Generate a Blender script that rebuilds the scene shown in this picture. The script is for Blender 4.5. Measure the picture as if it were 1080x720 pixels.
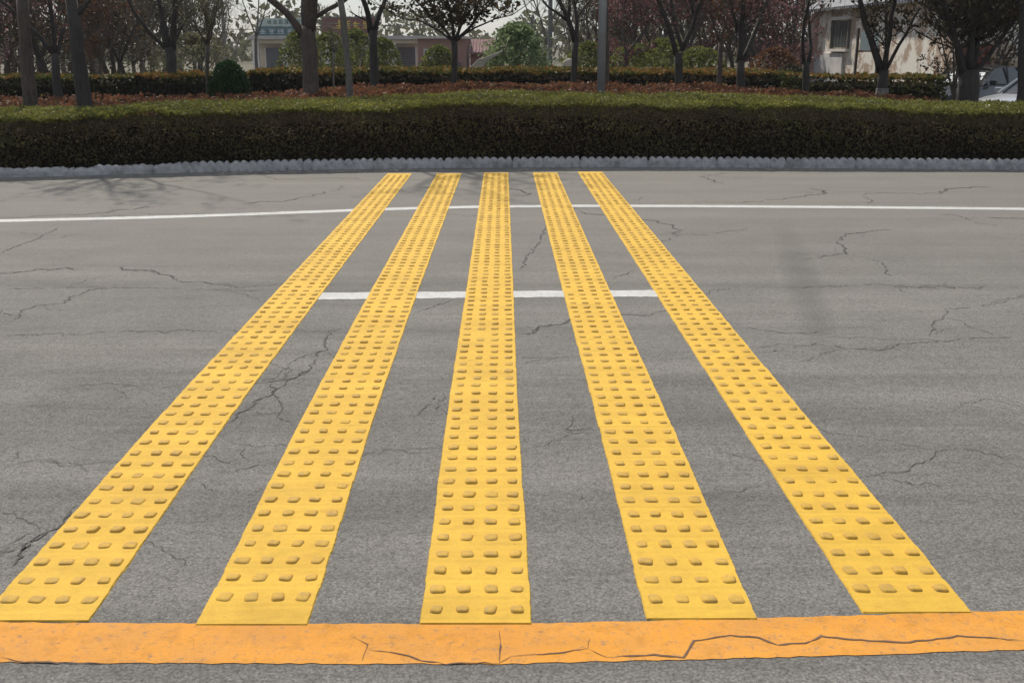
import bpy, bmesh, math, random
import numpy as np
from mathutils import Vector
for o in list(bpy.data.objects): bpy.data.objects.remove(o)
S = bpy.context.scene
C = S.collection
R = math.radians
# ------------------------------------------------ camera, sky, sun, exposure
H = 1.6; F = 1080.0; TH = math.atan(311/1080)
cam = bpy.data.cameras.new('camera'); cam.sensor_width = 36; cam.lens = 36; cam.clip_start = .05; cam.clip_end = 3000
co = bpy.data.objects.new('camera', cam); C.objects.link(co)
co.location = (0, 0, H); co.rotation_euler = (R(90)-TH, 0, 0); S.camera = co
SUN_EL = R(47); SUN_AZ = math.atan2(-.42, 1)          # azimuth from +Y, clockwise positive
W = bpy.data.worlds.new('World'); S.world = W; W.use_nodes = True
wn = W.node_tree.nodes; wl = W.node_tree.links
sky = wn.new('ShaderNodeTexSky'); sky.sky_type = 'NISHITA'; sky.sun_disc = False
sky.sun_elevation = SUN_EL; sky.sun_rotation = SUN_AZ; sky.air_density = 1.0; sky.dust_density = .8; sky.ozone_density = 2.5
wm = wn.new('ShaderNodeMix'); wm.data_type = 'RGBA'; wm.inputs[0].default_value = .6      # thin even veil of high cloud over the clear sky
wm.inputs[7].default_value = (5.5, 5.8, 6.4, 1); wl.new(sky.outputs[0], wm.inputs[6]); wl.new(wm.outputs[2], wn['Background'].inputs[0]); wn['Background'].inputs[1].default_value = 0.095
sl = bpy.data.lights.new('sun', 'SUN'); sl.energy = 4.1; sl.angle = R(.7); sl.color = (1, .93, .82)
so = bpy.data.objects.new('sun', sl); C.objects.link(so)
sd = Vector((math.sin(SUN_AZ)*math.cos(SUN_EL), math.cos(SUN_AZ)*math.cos(SUN_EL), math.sin(SUN_EL)))
so.rotation_euler = (-sd).to_track_quat('-Z', 'Y').to_euler(); so.location = (0, 10, 30)
vs = S.view_settings; vs.view_transform = 'Standard'; vs.look = 'None'; vs.exposure = 0.16; vs.gamma = 1
rng = np.random.default_rng(7); random.seed(7)

# ------------------------------------------------ geometry helpers
def G(x, y, z=0.0):                                    # ground point seen at a photo pixel
    v = (y-360)/F; u = (x-540)/F
    t = (H-z)/(math.sin(TH)+v*math.cos(TH))
    return Vector((u*t, (math.cos(TH)-v*math.sin(TH))*t, z))
def P(x, y, Y):                                        # point at distance Y seen at a photo pixel
    v = (y-360)/F; u = (x-540)/F
    t = Y/(math.cos(TH)-v*math.sin(TH))
    return Vector((u*t, Y, H-t*(math.sin(TH)+v*math.cos(TH))))
def PX(x, Y): return P(x, 60, Y).x
def gz(x, y):                                          # height of the ground sheet
    t = min(max((y-42)/30, 0), 1); return -.42*min(max((x-8.2)/1.5, 0), 1)*min(max((y-18.5)/2.5, 0), 1)*(1-t)+ .06*min(max((y-14.3)/.5, 0), 1) - .5*t*t*(3-2*t)
class MB:
    def __init__(s): s.v = []; s.f = []
    def box(s, x0, x1, y0, y1, z0, z1):
        b = len(s.v)
        s.v += [(x0,y0,z0),(x1,y0,z0),(x1,y1,z0),(x0,y1,z0),(x0,y0,z1),(x1,y0,z1),(x1,y1,z1),(x0,y1,z1)]
        s.f += [(b,b+3,b+2,b+1),(b+4,b+5,b+6,b+7),(b,b+1,b+5,b+4),(b+1,b+2,b+6,b+5),(b+2,b+3,b+7,b+6),(b+3,b,b+4,b+7)]; return s
    def quad(s, *p):
        b = len(s.v); s.v += [tuple(q) for q in p]; s.f.append(tuple(range(b, b+len(p)))); return s
    def tube(s, pts, rad, n=6, cap=True):
        b = len(s.v); pts = [Vector(p) for p in pts]; m = len(pts)
        ref = Vector((.3, .95, .1)) if abs((pts[-1]-pts[0]).normalized().dot(Vector((.3,.95,.1)))) < .9 else Vector((0, 0, 1))
        for i, p in enumerate(pts):
            d = (pts[min(i+1, m-1)]-pts[max(i-1, 0)]).normalized()
            a = d.cross(ref).normalized(); c = d.cross(a)
            for k in range(n):
                t = 2*math.pi*k/n; q = p+(a*math.cos(t)+c*math.sin(t))*rad[i]; s.v.append((q.x, q.y, q.z))
        for i in range(m-1):
            for k in range(n):
                j = (k+1) % n; s.f.append((b+i*n+k, b+i*n+j, b+(i+1)*n+j, b+(i+1)*n+k))
        if cap:
            s.f.append(tuple(b+k for k in range(n))[::-1]); s.f.append(tuple(b+(m-1)*n+k for k in range(n)))
        return s
    def prism(s, poly, y0, y1):                        # poly of (x, z) extruded along y
        b = len(s.v); n = len(poly)
        s.v += [(p[0], y0, p[1]) for p in poly]+[(p[0], y1, p[1]) for p in poly]
        s.f.append(tuple(range(b, b+n))); s.f.append(tuple(range(b+2*n-1, b+n-1, -1)))
        for k in range(n):
            j = (k+1) % n; s.f.append((b+k, b+n+k, b+n+j, b+j))
        return s
    def build(s, name, mat, parent=None, smooth=False, loc=None, bevel=0, fix=True):
        me = bpy.data.meshes.new(name); me.from_pydata(s.v, [], s.f)
        if fix:
            bm = bmesh.new(); bm.from_mesh(me); bmesh.ops.recalc_face_normals(bm, faces=bm.faces)
            if bevel: bmesh.ops.bevel(bm, geom=bm.edges[:], offset=bevel, segments=2, affect='EDGES', profile=.6)
            bm.to_mesh(me); bm.free()
        if smooth: me.polygons.foreach_set('use_smooth', [True]*len(me.polygons))
        me.materials.append(mat); return link(name, me, parent, loc)
def link(name, me, parent=None, loc=None):
    o = bpy.data.objects.new(name, me); C.objects.link(o)
    if parent: o.parent = parent
    if loc is not None: o.location = loc
    return o
def tag(o, label=None, cat=None, group=None, kind=None):
    if label: o['label'] = label
    if cat: o['category'] = cat
    if group: o['group'] = group
    if kind: o['kind'] = kind
    return o
def thing(name, label, cat, loc=(0,0,0), rz=0, group=None):
    o = bpy.data.objects.new(name, None); C.objects.link(o); o.location = loc; o.rotation_euler = (0, 0, rz)
    o.empty_display_size = .2; return tag(o, label, cat, group)
def dup(o, parent=None):
    c = o.copy(); C.objects.link(c)
    if parent: c.parent = parent
    for ch in list(o.children): dup(ch, c)
    return c

# ------------------------------------------------ materials
def newmat(name):
    m = bpy.data.materials.new(name); m.use_nodes = True; nt = m.node_tree
    return m, nt, nt.nodes, nt.links, nt.nodes['Principled BSDF']
def coord(nt, scale=(1,1,1), obj=False):
    t = nt.nodes.new('ShaderNodeTexCoord'); mp = nt.nodes.new('ShaderNodeMapping'); mp.inputs['Scale'].default_value = scale
    if obj: nt.links.new(t.outputs['Object'], mp.inputs[0])
    else:
        g = nt.nodes.new('ShaderNodeNewGeometry'); nt.links.new(g.outputs['Position'], mp.inputs[0])
    return mp.outputs[0]
def noise(nt, vec, scale, detail=4, rough=.55, dist=0):
    n = nt.nodes.new('ShaderNodeTexNoise'); n.inputs['Scale'].default_value = scale; n.inputs['Detail'].default_value = detail
    n.inputs['Roughness'].default_value = rough; n.inputs['Distortion'].default_value = dist
    nt.links.new(vec, n.inputs['Vector']); return n.outputs['Fac']
def ramp(nt, fac, stops):
    r = nt.nodes.new('ShaderNodeValToRGB'); e = r.color_ramp.elements
    while len(e) > 1: e.remove(e[-1])
    e[0].position = stops[0][0]; e[0].color = (*stops[0][1], 1)
    for p, c in stops[1:]:
        q = e.new(p); q.color = (*c, 1)
    nt.links.new(fac, r.inputs[0]); return r.outputs[0]
def g3(v): return (v, v, v)
def mix(nt, fac, a, b, mode='MIX'):
    m = nt.nodes.new('ShaderNodeMix'); m.data_type = 'RGBA'; m.blend_type = mode
    for sock, val in ((m.inputs[0], fac), (m.inputs[6], a), (m.inputs[7], b)):
        if hasattr(val, 'is_output'): nt.links.new(val, sock)
        elif isinstance(val, (int, float)): sock.default_value = val
        else: sock.default_value = (*val, 1)
    return m.outputs[2]
def math_(nt, op, a, b=None, clamp=False):
    m = nt.nodes.new('ShaderNodeMath'); m.operation = op; m.use_clamp = clamp
    for i, v in enumerate((a, b)):
        if v is None: continue
        if hasattr(v, 'is_output'): nt.links.new(v, m.inputs[i])
        else: m.inputs[i].default_value = v
    return m.outputs[0]
def bump(nt, h, bsdf, strength=.5, dist=.01):
    b = nt.nodes.new('ShaderNodeBump'); b.inputs['Strength'].default_value = strength; b.inputs['Distance'].default_value = dist
    nt.links.new(h, b.inputs['Height']); nt.links.new(b.outputs[0], bsdf.inputs['Normal'])
def simple(name, a, b=None, scale=6, rough=.7, bs=.2, bd=.01, metallic=0, obj=True, vscale=(1,1,1)):
    m, nt, N, L, B = newmat(name); v = coord(nt, vscale, obj=obj); n = noise(nt, v, scale, 6)
    L.new(ramp(nt, n, [(.3, a), (.7, b or tuple(x*.8 for x in a))]), B.inputs['Base Color'])
    B.inputs['Roughness'].default_value = rough; B.inputs['Metallic'].default_value = metallic
    if bs: bump(nt, noise(nt, v, scale*6, 4), B, bs, bd)
    return m
def asphalt_nodes(nt):
    v = coord(nt)
    big = noise(nt, coord(nt, (.16, .9, 1)), 1.4, 5, .6)                       # long bands along the road
    mid = noise(nt, v, 2.2, 6, .65)
    fine = noise(nt, v, 120, 4, .8)
    vo = nt.nodes.new('ShaderNodeTexVoronoi'); vo.inputs['Scale'].default_value = 85; nt.links.new(v, vo.inputs['Vector'])
    c = ramp(nt, big, [(.3, (.124, .119, .110)), (.5, (.163, .156, .143)), (.7, (.216, .204, .182))])
    c = mix(nt, .4, c, ramp(nt, mid, [(.3, (.114, .110, .103)), (.7, (.200, .192, .178))]))
    c = mix(nt, .75, c, ramp(nt, fine, [(.32, g3(.28)), (.48, g3(1.0)), (.68, g3(1.75))]), 'MULTIPLY')
    c = mix(nt, .6, c, ramp(nt, vo.outputs['Distance'], [(0, g3(1.3)), (.45, g3(1.0)), (.8, g3(.6))]), 'MULTIPLY')
    bd = noise(nt, coord(nt, (.10, 2.6, 1)), 1.3, 6, .7)
    c = mix(nt, .8, c, ramp(nt, bd, [(.36, g3(.80)), (.5, g3(1.0)), (.66, g3(1.16))]), 'MULTIPLY')
    c = mix(nt, .7, c, ramp(nt, noise(nt, v, 24, 5, .75), [(.35, g3(.78)), (.65, g3(1.2))]), 'MULTIPLY')
    # sparse pale stones and dark pits
    sp = noise(nt, v, 42, 2, .6)
    c = mix(nt, ramp(nt, sp, [(.68, g3(0)), (.74, g3(.8))]), c, (.075, .073, .07))
    return v, c, mid, fine, vo.outputs['Distance']
def mat_asphalt():
    m, nt, N, L, B = newmat('asphalt'); v, c, mid, fine, vd = asphalt_nodes(nt)
    # hairline crazing where the surface is old
    dn = nt.nodes.new('ShaderNodeTexNoise'); dn.inputs['Scale'].default_value = 3.5; dn.inputs['Detail'].default_value = 7; L.new(v, dn.inputs['Vector'])
    vm = nt.nodes.new('ShaderNodeVectorMath'); vm.operation = 'MULTIPLY_ADD'; L.new(dn.outputs['Color'], vm.inputs[0]); vm.inputs[1].default_value = (.75, .75, 0); L.new(v, vm.inputs[2])
    ve = nt.nodes.new('ShaderNodeTexVoronoi'); ve.feature = 'DISTANCE_TO_EDGE'; ve.inputs['Scale'].default_value = .8; L.new(vm.outputs[0], ve.inputs['Vector'])
    crack = ramp(nt, ve.outputs['Distance'], [(0, g3(.9)), (.003, g3(.6)), (.007, g3(0))])
    patch = ramp(nt, noise(nt, v, .55, 4), [(.5, g3(0)), (.6, g3(.75))])
    cm = math_(nt, 'MULTIPLY', crack, patch); c = mix(nt, math_(nt, 'MULTIPLY', cm, .35), c, (.06, .057, .054))
    # one elongated old oil stain in the far lane
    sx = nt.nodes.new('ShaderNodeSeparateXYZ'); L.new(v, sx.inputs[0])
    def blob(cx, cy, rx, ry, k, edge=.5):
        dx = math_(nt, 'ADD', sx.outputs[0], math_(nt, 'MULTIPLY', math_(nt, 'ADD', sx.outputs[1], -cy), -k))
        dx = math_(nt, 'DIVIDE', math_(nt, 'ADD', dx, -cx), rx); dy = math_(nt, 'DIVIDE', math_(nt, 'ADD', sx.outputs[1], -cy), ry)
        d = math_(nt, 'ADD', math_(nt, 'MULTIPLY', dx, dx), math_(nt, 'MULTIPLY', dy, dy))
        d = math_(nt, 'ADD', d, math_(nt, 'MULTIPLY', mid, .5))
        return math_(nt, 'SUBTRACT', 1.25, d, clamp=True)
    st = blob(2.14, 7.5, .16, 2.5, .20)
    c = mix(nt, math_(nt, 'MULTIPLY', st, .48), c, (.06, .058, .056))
    dust = ramp(nt, math_(nt, 'MULTIPLY', math_(nt, 'ADD', sx.outputs[1], math_(nt, 'MULTIPLY', mid, 1.6)), .08), [(.45, g3(0)), (.85, g3(.55))])
    c = mix(nt, dust, c, (.20, .187, .162))                                      # pale dust blown onto the far lane and shoulder
    grit = ramp(nt, math_(nt, 'ADD', sx.outputs[1], math_(nt, 'MULTIPLY', mid, .5)), [(0, g3(0)), (1, g3(1))])
    L.new(c, B.inputs['Base Color']); B.inputs['Roughness'].default_value = .93; B.inputs['Specular IOR Level'].default_value = .25
    h = math_(nt, 'ADD', math_(nt, 'MULTIPLY', fine, .6), math_(nt, 'MULTIPLY', vd, -.9))
    h = math_(nt, 'SUBTRACT', h, math_(nt, 'MULTIPLY', cm, 1.0)); bump(nt, h, B, .5, .004); return m
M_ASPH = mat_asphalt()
def mat_paint(name, a, b, wear_lo, wear_hi, chip, dirt=.25, worn=None, bs=.5):
    m, nt, N, L, B = newmat(name); v, asp, mid, fine, vd = asphalt_nodes(nt)
    p = ramp(nt, noise(nt, v, 5, 6, .65), [(.3, a), (.7, b)])
    p = mix(nt, ramp(nt, noise(nt, v, 16, 5, .7), [(.5, g3(0)), (.75, g3(dirt))]), p, tuple(x*.55 for x in a))
    p = mix(nt, .5, p, ramp(nt, fine, [(.3, g3(.8)), (.7, g3(1.15))]), 'MULTIPLY')
    p = mix(nt, .7, p, ramp(nt, noise(nt, coord(nt, (.5, 3, 1)), 1.1, 6, .7), [(.34, (.84, .82, .80)), (.55, g3(1.0)), (.7, g3(1.05))]), 'MULTIPLY')   # scuffed by crossing wheels
    p = mix(nt, ramp(nt, noise(nt, v, 60, 3, .6), [(.70, g3(0)), (.76, g3(.55))]), p, (.16, .11, .05))
    w = ramp(nt, noise(nt, v, 34, 7, .75), [(wear_lo, g3(0)), (wear_hi, g3(chip))])
    c = mix(nt, w, p, worn if worn else asp)
    L.new(c, B.inputs['Base Color']); B.inputs['Roughness'].default_value = .8; B.inputs['Specular IOR Level'].default_value = .3
    bump(nt, math_(nt, 'ADD', math_(nt, 'MULTIPLY', fine, .5), math_(nt, 'MULTIPLY', mid, .8)), B, bs, .006); return m
M_WHITE = mat_paint('white_line_paint', (.56, .56, .54), (.48, .48, .46), .55, .68, .9)
M_ORANGE = mat_paint('orange_line_paint', (.74, .315, .03), (.62, .285, .06), .54, .72, .8, .6)
M_YEL = mat_paint('yellow_thermoplastic', (.72, .445, .052), (.62, .38, .048), .60, .78, .5, .35, worn=(.45, .27, .06))
M_KNOB = mat_paint('worn_yellow_thermoplastic', (.66, .40, .06), (.53, .32, .058), .46, .64, .6, .5, worn=(.34, .235, .10), bs=.5)
M_CRACK = simple('crack_dirt', (.055, .051, .046), (.10, .095, .086), 30, .95)
M_SOIL = simple('soil', (.085, .062, .042), (.14, .11, .075), 3, .95, .6, .03, obj=False)
M_GROUND = simple('ground_grass_soil', (.07, .065, .035), (.12, .10, .06), 1.2, .95, .6, .03, obj=False)

def mat_kerb():
    m, nt, N, L, B = newmat('kerb_paint'); v = coord(nt)
    c = ramp(nt, noise(nt, v, 9, 6, .7), [(.28, (.20, .19, .18)), (.5, (.40, .39, .375)), (.75, (.54, .525, .505))])
    c = mix(nt, ramp(nt, noise(nt, v, 2.3, 5, .7), [(.55, g3(0)), (.7, g3(.7))]), c, (.20, .19, .17))
    L.new(c, B.inputs['Base Color']); B.inputs['Roughness'].default_value = .85; bump(nt, noise(nt, v, 40, 5, .7), B, .7, .02); return m
M_KERB = mat_kerb()
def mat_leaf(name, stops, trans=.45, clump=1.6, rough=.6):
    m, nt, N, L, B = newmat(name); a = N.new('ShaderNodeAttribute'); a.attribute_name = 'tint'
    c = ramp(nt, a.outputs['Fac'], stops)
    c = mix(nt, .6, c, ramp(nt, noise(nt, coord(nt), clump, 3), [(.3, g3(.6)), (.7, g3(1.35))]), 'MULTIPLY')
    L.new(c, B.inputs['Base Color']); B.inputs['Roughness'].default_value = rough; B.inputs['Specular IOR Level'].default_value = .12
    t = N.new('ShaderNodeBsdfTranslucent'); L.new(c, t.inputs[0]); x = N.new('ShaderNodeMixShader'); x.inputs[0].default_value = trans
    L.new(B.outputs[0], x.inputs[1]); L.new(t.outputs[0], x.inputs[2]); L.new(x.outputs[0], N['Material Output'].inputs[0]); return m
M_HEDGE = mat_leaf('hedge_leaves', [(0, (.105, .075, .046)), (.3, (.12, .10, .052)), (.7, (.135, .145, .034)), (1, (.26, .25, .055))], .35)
M_RED = mat_leaf('red_leaves', [(0, (.05, .03, .018)), (.5, (.125, .055, .032)), (.85, (.22, .095, .045)), (1, (.13, .15, .03))], .4)
M_BACKH = mat_leaf('back_hedge_leaves', [(0, (.018, .018, .012)), (.5, (.035, .04, .015)), (.8, (.09, .11, .022)), (1, (.26, .13, .035))], .3)
M_BUSH = mat_leaf('dark_bush_leaves', [(0, (.010, .030, .010)), (1, (.035, .095, .022))], .2)
M_YG = mat_leaf('yellow_green_leaves', [(0, (.06, .075, .02)), (.6, (.14, .16, .035)), (1, (.24, .24, .06))], .4)
M_PALEG = mat_leaf('pale_green_leaves', [(0, (.09, .13, .06)), (1, (.26, .33, .15))], .4)
M_OLIVE = mat_leaf('olive_brown_leaves', [(0, (.035, .028, .018)), (.6, (.075, .058, .034)), (1, (.13, .10, .055))], .3)
M_PLUM = mat_leaf('plum_leaves', [(0, (.06, .025, .026)), (.6, (.17, .072, .07)), (1, (.36, .20, .20))], .35)
M_RUST = mat_leaf('rust_leaves', [(0, (.07, .035, .02)), (1, (.19, .09, .045))], .35)
M_BUD = mat_leaf('budding_leaves', [(0, (.07, .075, .04)), (1, (.18, .17, .10))], .4)
M_PINK = mat_leaf('pink_blossom', [(0, (.16, .09, .09)), (1, (.45, .30, .32))], .4)
def mat_bark(name, a, b, s=1.0):
    m, nt, N, L, B = newmat(name); v = coord(nt, (1, 1, .22)); n = noise(nt, v, 26*s, 7, .7)
    c = ramp(nt, n, [(.3, a), (.7, b)]); L.new(mix(nt, .5, c, ramp(nt, noise(nt, coord(nt), 3, 4), [(.3, g3(.7)), (.7, g3(1.3))]), 'MULTIPLY'), B.inputs['Base Color'])
    B.inputs['Roughness'].default_value = .9; bump(nt, n, B, .9, .02); return m
M_BARK = mat_bark('dark_bark', (.028, .024, .021), (.075, .063, .054))
M_BARKB = mat_bark('brown_bark', (.05, .038, .030), (.13, .10, .078))
M_BARKG = mat_bark('grey_bark', (.08, .072, .06), (.20, .18, .15))
M_LIME = simple('whitewash', (.34, .32, .29), (.13, .115, .10), 14, .9, .3)
M_TWIG = simple('twig_core', (.014, .012, .009), (.03, .024, .017), 8, 1, .5, .03, obj=False); M_TWIG.node_tree.nodes['Principled BSDF'].inputs['Specular IOR Level'].default_value = 0

# ------------------------------------------------ leaves
def leaf_mesh(name, pts, size, mat, tint, parent=None, up=0.0, aspect=.55, loc=None, kind=None):
    n = len(pts); pts = np.asarray(pts, float)
    nrm = rng.normal(size=(n, 3)); nrm[:, 2] += up; nrm /= np.linalg.norm(nrm, axis=1)[:, None]
    a = np.cross(nrm, rng.normal(size=(n, 3))); a /= np.linalg.norm(a, axis=1)[:, None]; b = np.cross(nrm, a)
    s = (size*(.6+.8*rng.random(n)))[:, None]
    v = np.stack([pts-a*s*.5, pts+b*s*aspect*.5, pts+a*s*.5, pts-b*s*aspect*.5], 1).reshape(-1, 3)
    me = bpy.data.meshes.new(name); me.vertices.add(4*n); me.vertices.foreach_set('co', v.ravel())
    me.loops.add(4*n); me.loops.foreach_set('vertex_index', np.arange(4*n, dtype=np.int32))
    me.polygons.add(n); me.polygons.foreach_set('loop_start', np.arange(0, 4*n, 4, dtype=np.int32)); me.update(calc_edges=True)
    at = me.attributes.new('tint', 'FLOAT', 'FACE'); at.data.foreach_set('value', np.clip(tint, 0, 1).astype(np.float32))
    me.materials.append(mat); return link(name, me, parent, loc)
def wob(x, s, k=1.0): return math.sin(x*1.7*k+s)*.5+math.sin(x*3.9*k+s*2.1)*.3+math.sin(x*8.3*k+s*.7)*.2

# ------------------------------------------------ the setting
def sheet(name, xs, ys, zf, mat):
    v = [(x, y, zf(x, y)) for y in ys for x in xs]; nx = len(xs)
    f = [(j*nx+i, j*nx+i+1, (j+1)*nx+i+1, (j+1)*nx+i) for j in range(len(ys)-1) for i in range(nx-1)]
    b = MB(); b.v = v; b.f = f; o = b.build(name, mat, fix=False); tag(o, kind='structure'); return o
gy = [-600, -100, -20, 14.2]+[14.3+.25*i for i in range(1, 5)]+[18, 18.5, 20, 21, 24, 30, 38, 42, 46, 50, 54, 58, 62, 66, 70, 74, 100, 200, 600, 2500]
sheet('ground', [-1500, -300, -80, -40, -20, -10, 0, 8, 9, 10, 12, 20, 40, 80, 300, 1500], gy, lambda x, y: gz(x, y)-.012, M_GROUND)
KB = [(-900, 189.5)]                                    # kerb line, from the road's own gentle bend
kerb_px = [(0, 187.5), (122, 184), (250, 180), (345, 178.5), (540, 176), (700, 176), (860, 177), (1080, 178.5)]
KP = [G(*p) for p in kerb_px]
def interp(poly, x):
    if x <= poly[0].x: a, b = poly[0], poly[1]
    elif x >= poly[-1].x: a, b = poly[-2], poly[-1]
    else:
        for a, b in zip(poly, poly[1:]):
            if a.x <= x <= b.x: break
    t = (x-a.x)/(b.x-a.x); return a.y+(b.y-a.y)*t
def kerbY(x):                                          # smoothed
    x = max(min(x, 16), -16); return sum(interp(KP, x+d) for d in (-1.5, -.9, -.3, .3, .9, 1.5))/6
xs = [-80, -40, -25, -18]+[-16+.5*i for i in range(65)]+[18, 25, 40, 80]
v = []; f = []
for i, x in enumerate(xs): v += [(x, -12, 0), (x, kerbY(x)+.05, 0)]
b = MB(); b.v = v; b.f = [(2*i, 2*i+2, 2*i+3, 2*i+1) for i in range(len(xs)-1)]
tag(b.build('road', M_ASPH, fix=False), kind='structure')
def ribbon(name, cen, wid, z, mat, jit=.0, step=.03, kind='structure', parent=None, fade=False):
    """a flat painted line along a centre polyline, with slightly ragged edges"""
    cen = [Vector((p[0], p[1])) for p in cen]; pts = []
    for a, c in zip(cen, cen[1:]):
        n = max(1, int((c-a).length/step)); pts += [a.lerp(c, k/n) for k in range(n)]
    pts.append(cen[-1]); m = MB(); N = len(pts)
    for i, p in enumerate(pts):
        d = (pts[min(i+1, N-1)]-pts[max(i-1, 0)]).normalized(); nn = Vector((-d.y, d.x)); w = wid
        for sgn in (-1, 1):
            q = p+nn*sgn*(w/2+random.uniform(-jit, jit)); m.v.append((q.x, q.y, z))
    m.f = [(2*i, 2*i+2, 2*i+3, 2*i+1) for i in range(N-1)]
    o = m.build(name, mat, parent, fix=False); return tag(o, kind=kind)
EP = [G(*p) for p in [(0, 233), (120, 230.5), (250, 227), (330, 223.5), (400, 220.5), (470, 218.5), (540, 217.5), (660, 217), (800, 218), (940, 219), (1080, 220.5)]]
ed = [(x, sum(interp(EP, x+d) for d in (-.8, -.3, .3, .8))/4) for x in [-30]+[-14+.4*i for i in range(71)]+[30]]
ribbon('edge_line', ed, .165, .0018, M_WHITE, .006)
a, b_ = G(334, 312.5), G(693, 309.5)
ribbon('lane_line', [(a.x, a.y), (0, 6.70), (b_.x, b_.y)], .19, .0018, M_WHITE, .008)
OF = [(-30, 2.52), (-1.6, 2.522), (-.9, 2.515), (0, 2.512), (.75, 2.545), (1.45, 2.583), (3, 2.66), (30, 4.0)]
ribbon('near_edge_line', OF, .198, .0018, M_ORANGE, .0035)

# cracks: thin dirt-filled splits in the surface
class CR:
    def __init__(s, gaps=True): s.m = MB(); s.gaps = gaps
    def add(s, px, w, z=.0028, jag=.022, pixels=True):
        pts = [G(*p) if pixels else Vector((p[0], p[1], 0)) for p in px]; out = []
        off = 0; st = .02
        for a, c in zip(pts, pts[1:]):
            L = (c-a).length; n = max(2, int(L/st)); nn = Vector((-(c-a).y, (c-a).x, 0)).normalized()
            for k in range(n):
                off = off*.9+random.gauss(0, jag*.36); t = k/n; out.append(a.lerp(c, t)+nn*(off*min(1, (n-k)/6)+random.uniform(-.008, .008)*min(1, jag/.02)))
        out.append(pts[-1]); b = len(s.m.v); N = len(out)
        for i, p in enumerate(out):
            d = (out[min(i+1, N-1)]-out[max(i-1, 0)]).normalized(); nn = Vector((-d.y, d.x, 0))
            ww = w*random.uniform(.25, 1.25)*min(1, (min(i, N-1-i)+.6)/5)
            for sg in (-1, 1):
                q = p+nn*sg*ww/2; s.m.v.append((q.x, q.y, z))
        gap = 0
        for i in range(N-1):
            if gap > 0: gap -= 1; continue
            if s.gaps and random.random() < .035: gap = random.randrange(1, 5)
            s.m.f.append((b+2*i, b+2*i+2, b+2*i+3, b+2*i+1))
cr = CR()
cracks = [
 ([(0,267),(30,255),(62,240)],.02), ([(10,340),(37,322),(65,320),(95,305),(125,303)],.016), ([(0,304),(60,304),(120,303),(190,304),(280,307)],.014),
 ([(0,353),(70,351),(130,350),(200,347),(250,348),(305,348)],.012), ([(310,348),(345,350),(370,345)],.012),
 ([(345,350),(347,370),(325,392),(300,402),(285,415),(256,435),(240,447)],.022), ([(347,370),(330,372),(300,385)],.01), ([(285,400),(296,425),(294,440),(310,448)],.012),
 ([(325,392),(310,398),(290,402),(265,406)],.016),
 ([(435,330),(465,320),(480,316)],.013), ([(470,415),(452,428),(435,440)],.012),
 ([(945,242),(915,244),(890,247),(882,257),(892,267),(875,270),(860,272)],.024), ([(910,272),(930,277),(940,292)],.014), ([(990,225),(1010,228),(1030,235),(1060,238)],.02),
 ([(830,304),(860,302),(920,300),(980,301),(1030,304),(1040,301)],.014), ([(940,303),(1010,304),(1028,303)],.022), ([(1080,310),(1045,320),(1000,326),(985,340),(980,356)],.012),
 ([(800,372),(860,363),(920,369),(990,360),(1080,356)],.012), ([(780,345),(815,349),(850,351),(870,349)],.013),
 ([(575,240),(562,262),(556,270),(548,284)],.018), ([(575,225),(576,240)],.014), ([(645,295),(667,286)],.013), ([(550,385),(570,379),(612,375)],.009),
 ([(595,457),(615,452),(632,452)],.009), ([(0,492),(30,487),(50,485),(66,492),(85,490),(115,487)],.008), ([(0,600),(30,572),(55,557),(82,532)],.020), ([(12,590),(34,566),(60,552)],.012),
 ([(200,507),(240,495),(280,490),(297,484)],.009), ([(395,480),(410,474),(425,475),(465,477)],.006), ([(552,472),(580,469),(600,457),(632,454)],.007),
 ([(745,522),(775,517),(795,510),(812,509)],.006), ([(912,502),(940,497),(970,487),(990,475),(1015,473),(1045,480),(1080,495)],.009), ([(720,475),(755,476)],.007),
 ([(630,520),(600,530)],.004),([(690,405),(720,402),(745,408)],.006), ([(1080,430),(1040,420),(1010,428)],.006), ([(700,245),(740,248),(790,240)],.014), ([(60,410),(110,405),(160,412)],.008)]
for px, w in cracks:
    cr.add(px, w*.55)
    for k in range(len(px)-1):                       # fine side branches
        for q in range(2):
            if random.random() < .35:
                a_ = G(*px[k]).lerp(G(*px[k+1]), random.random()); d_ = Vector((random.uniform(-1, 1), random.uniform(-.8, .8), 0)); l_ = random.uniform(.08, .45)
                cr.add([a_, a_+d_*l_, a_+d_*l_*1.7+Vector((random.gauss(0, .1), random.gauss(0, .1), 0))], .004, pixels=False)
for k in range(95):                                  # scattered hairlines, mostly running along the road
    if k % 5 > 1:
        c_ = random.choice(cracks)[0]; a_ = G(*c_[random.randrange(len(c_))]); a_.z = 0
    else: a_ = Vector((random.uniform(-7, 7), 3.4+9.6*random.random()**.65, 0)); far = a_.y/9; ang = random.gauss(0, .6)+random.choice((0, math.pi)); pts_ = [a_]
    if a_.y < 3.3: continue
    for q in range(random.randrange(3, 7)):
        ang += random.gauss(0, .28); pts_.append(pts_[-1]+Vector((math.cos(ang+(q % 2-.5)*.9), math.sin(ang+(q % 2-.5)*.9), 0))*random.uniform(.06, .22))
    if min(p_.y for p_ in pts_) > 2.9: cr.add(pts_, .002+.0045*far, pixels=False)
tag(cr.m.build('road_cracks', M_CRACK, fix=False), kind='structure')
co2 = CR(False)
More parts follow.
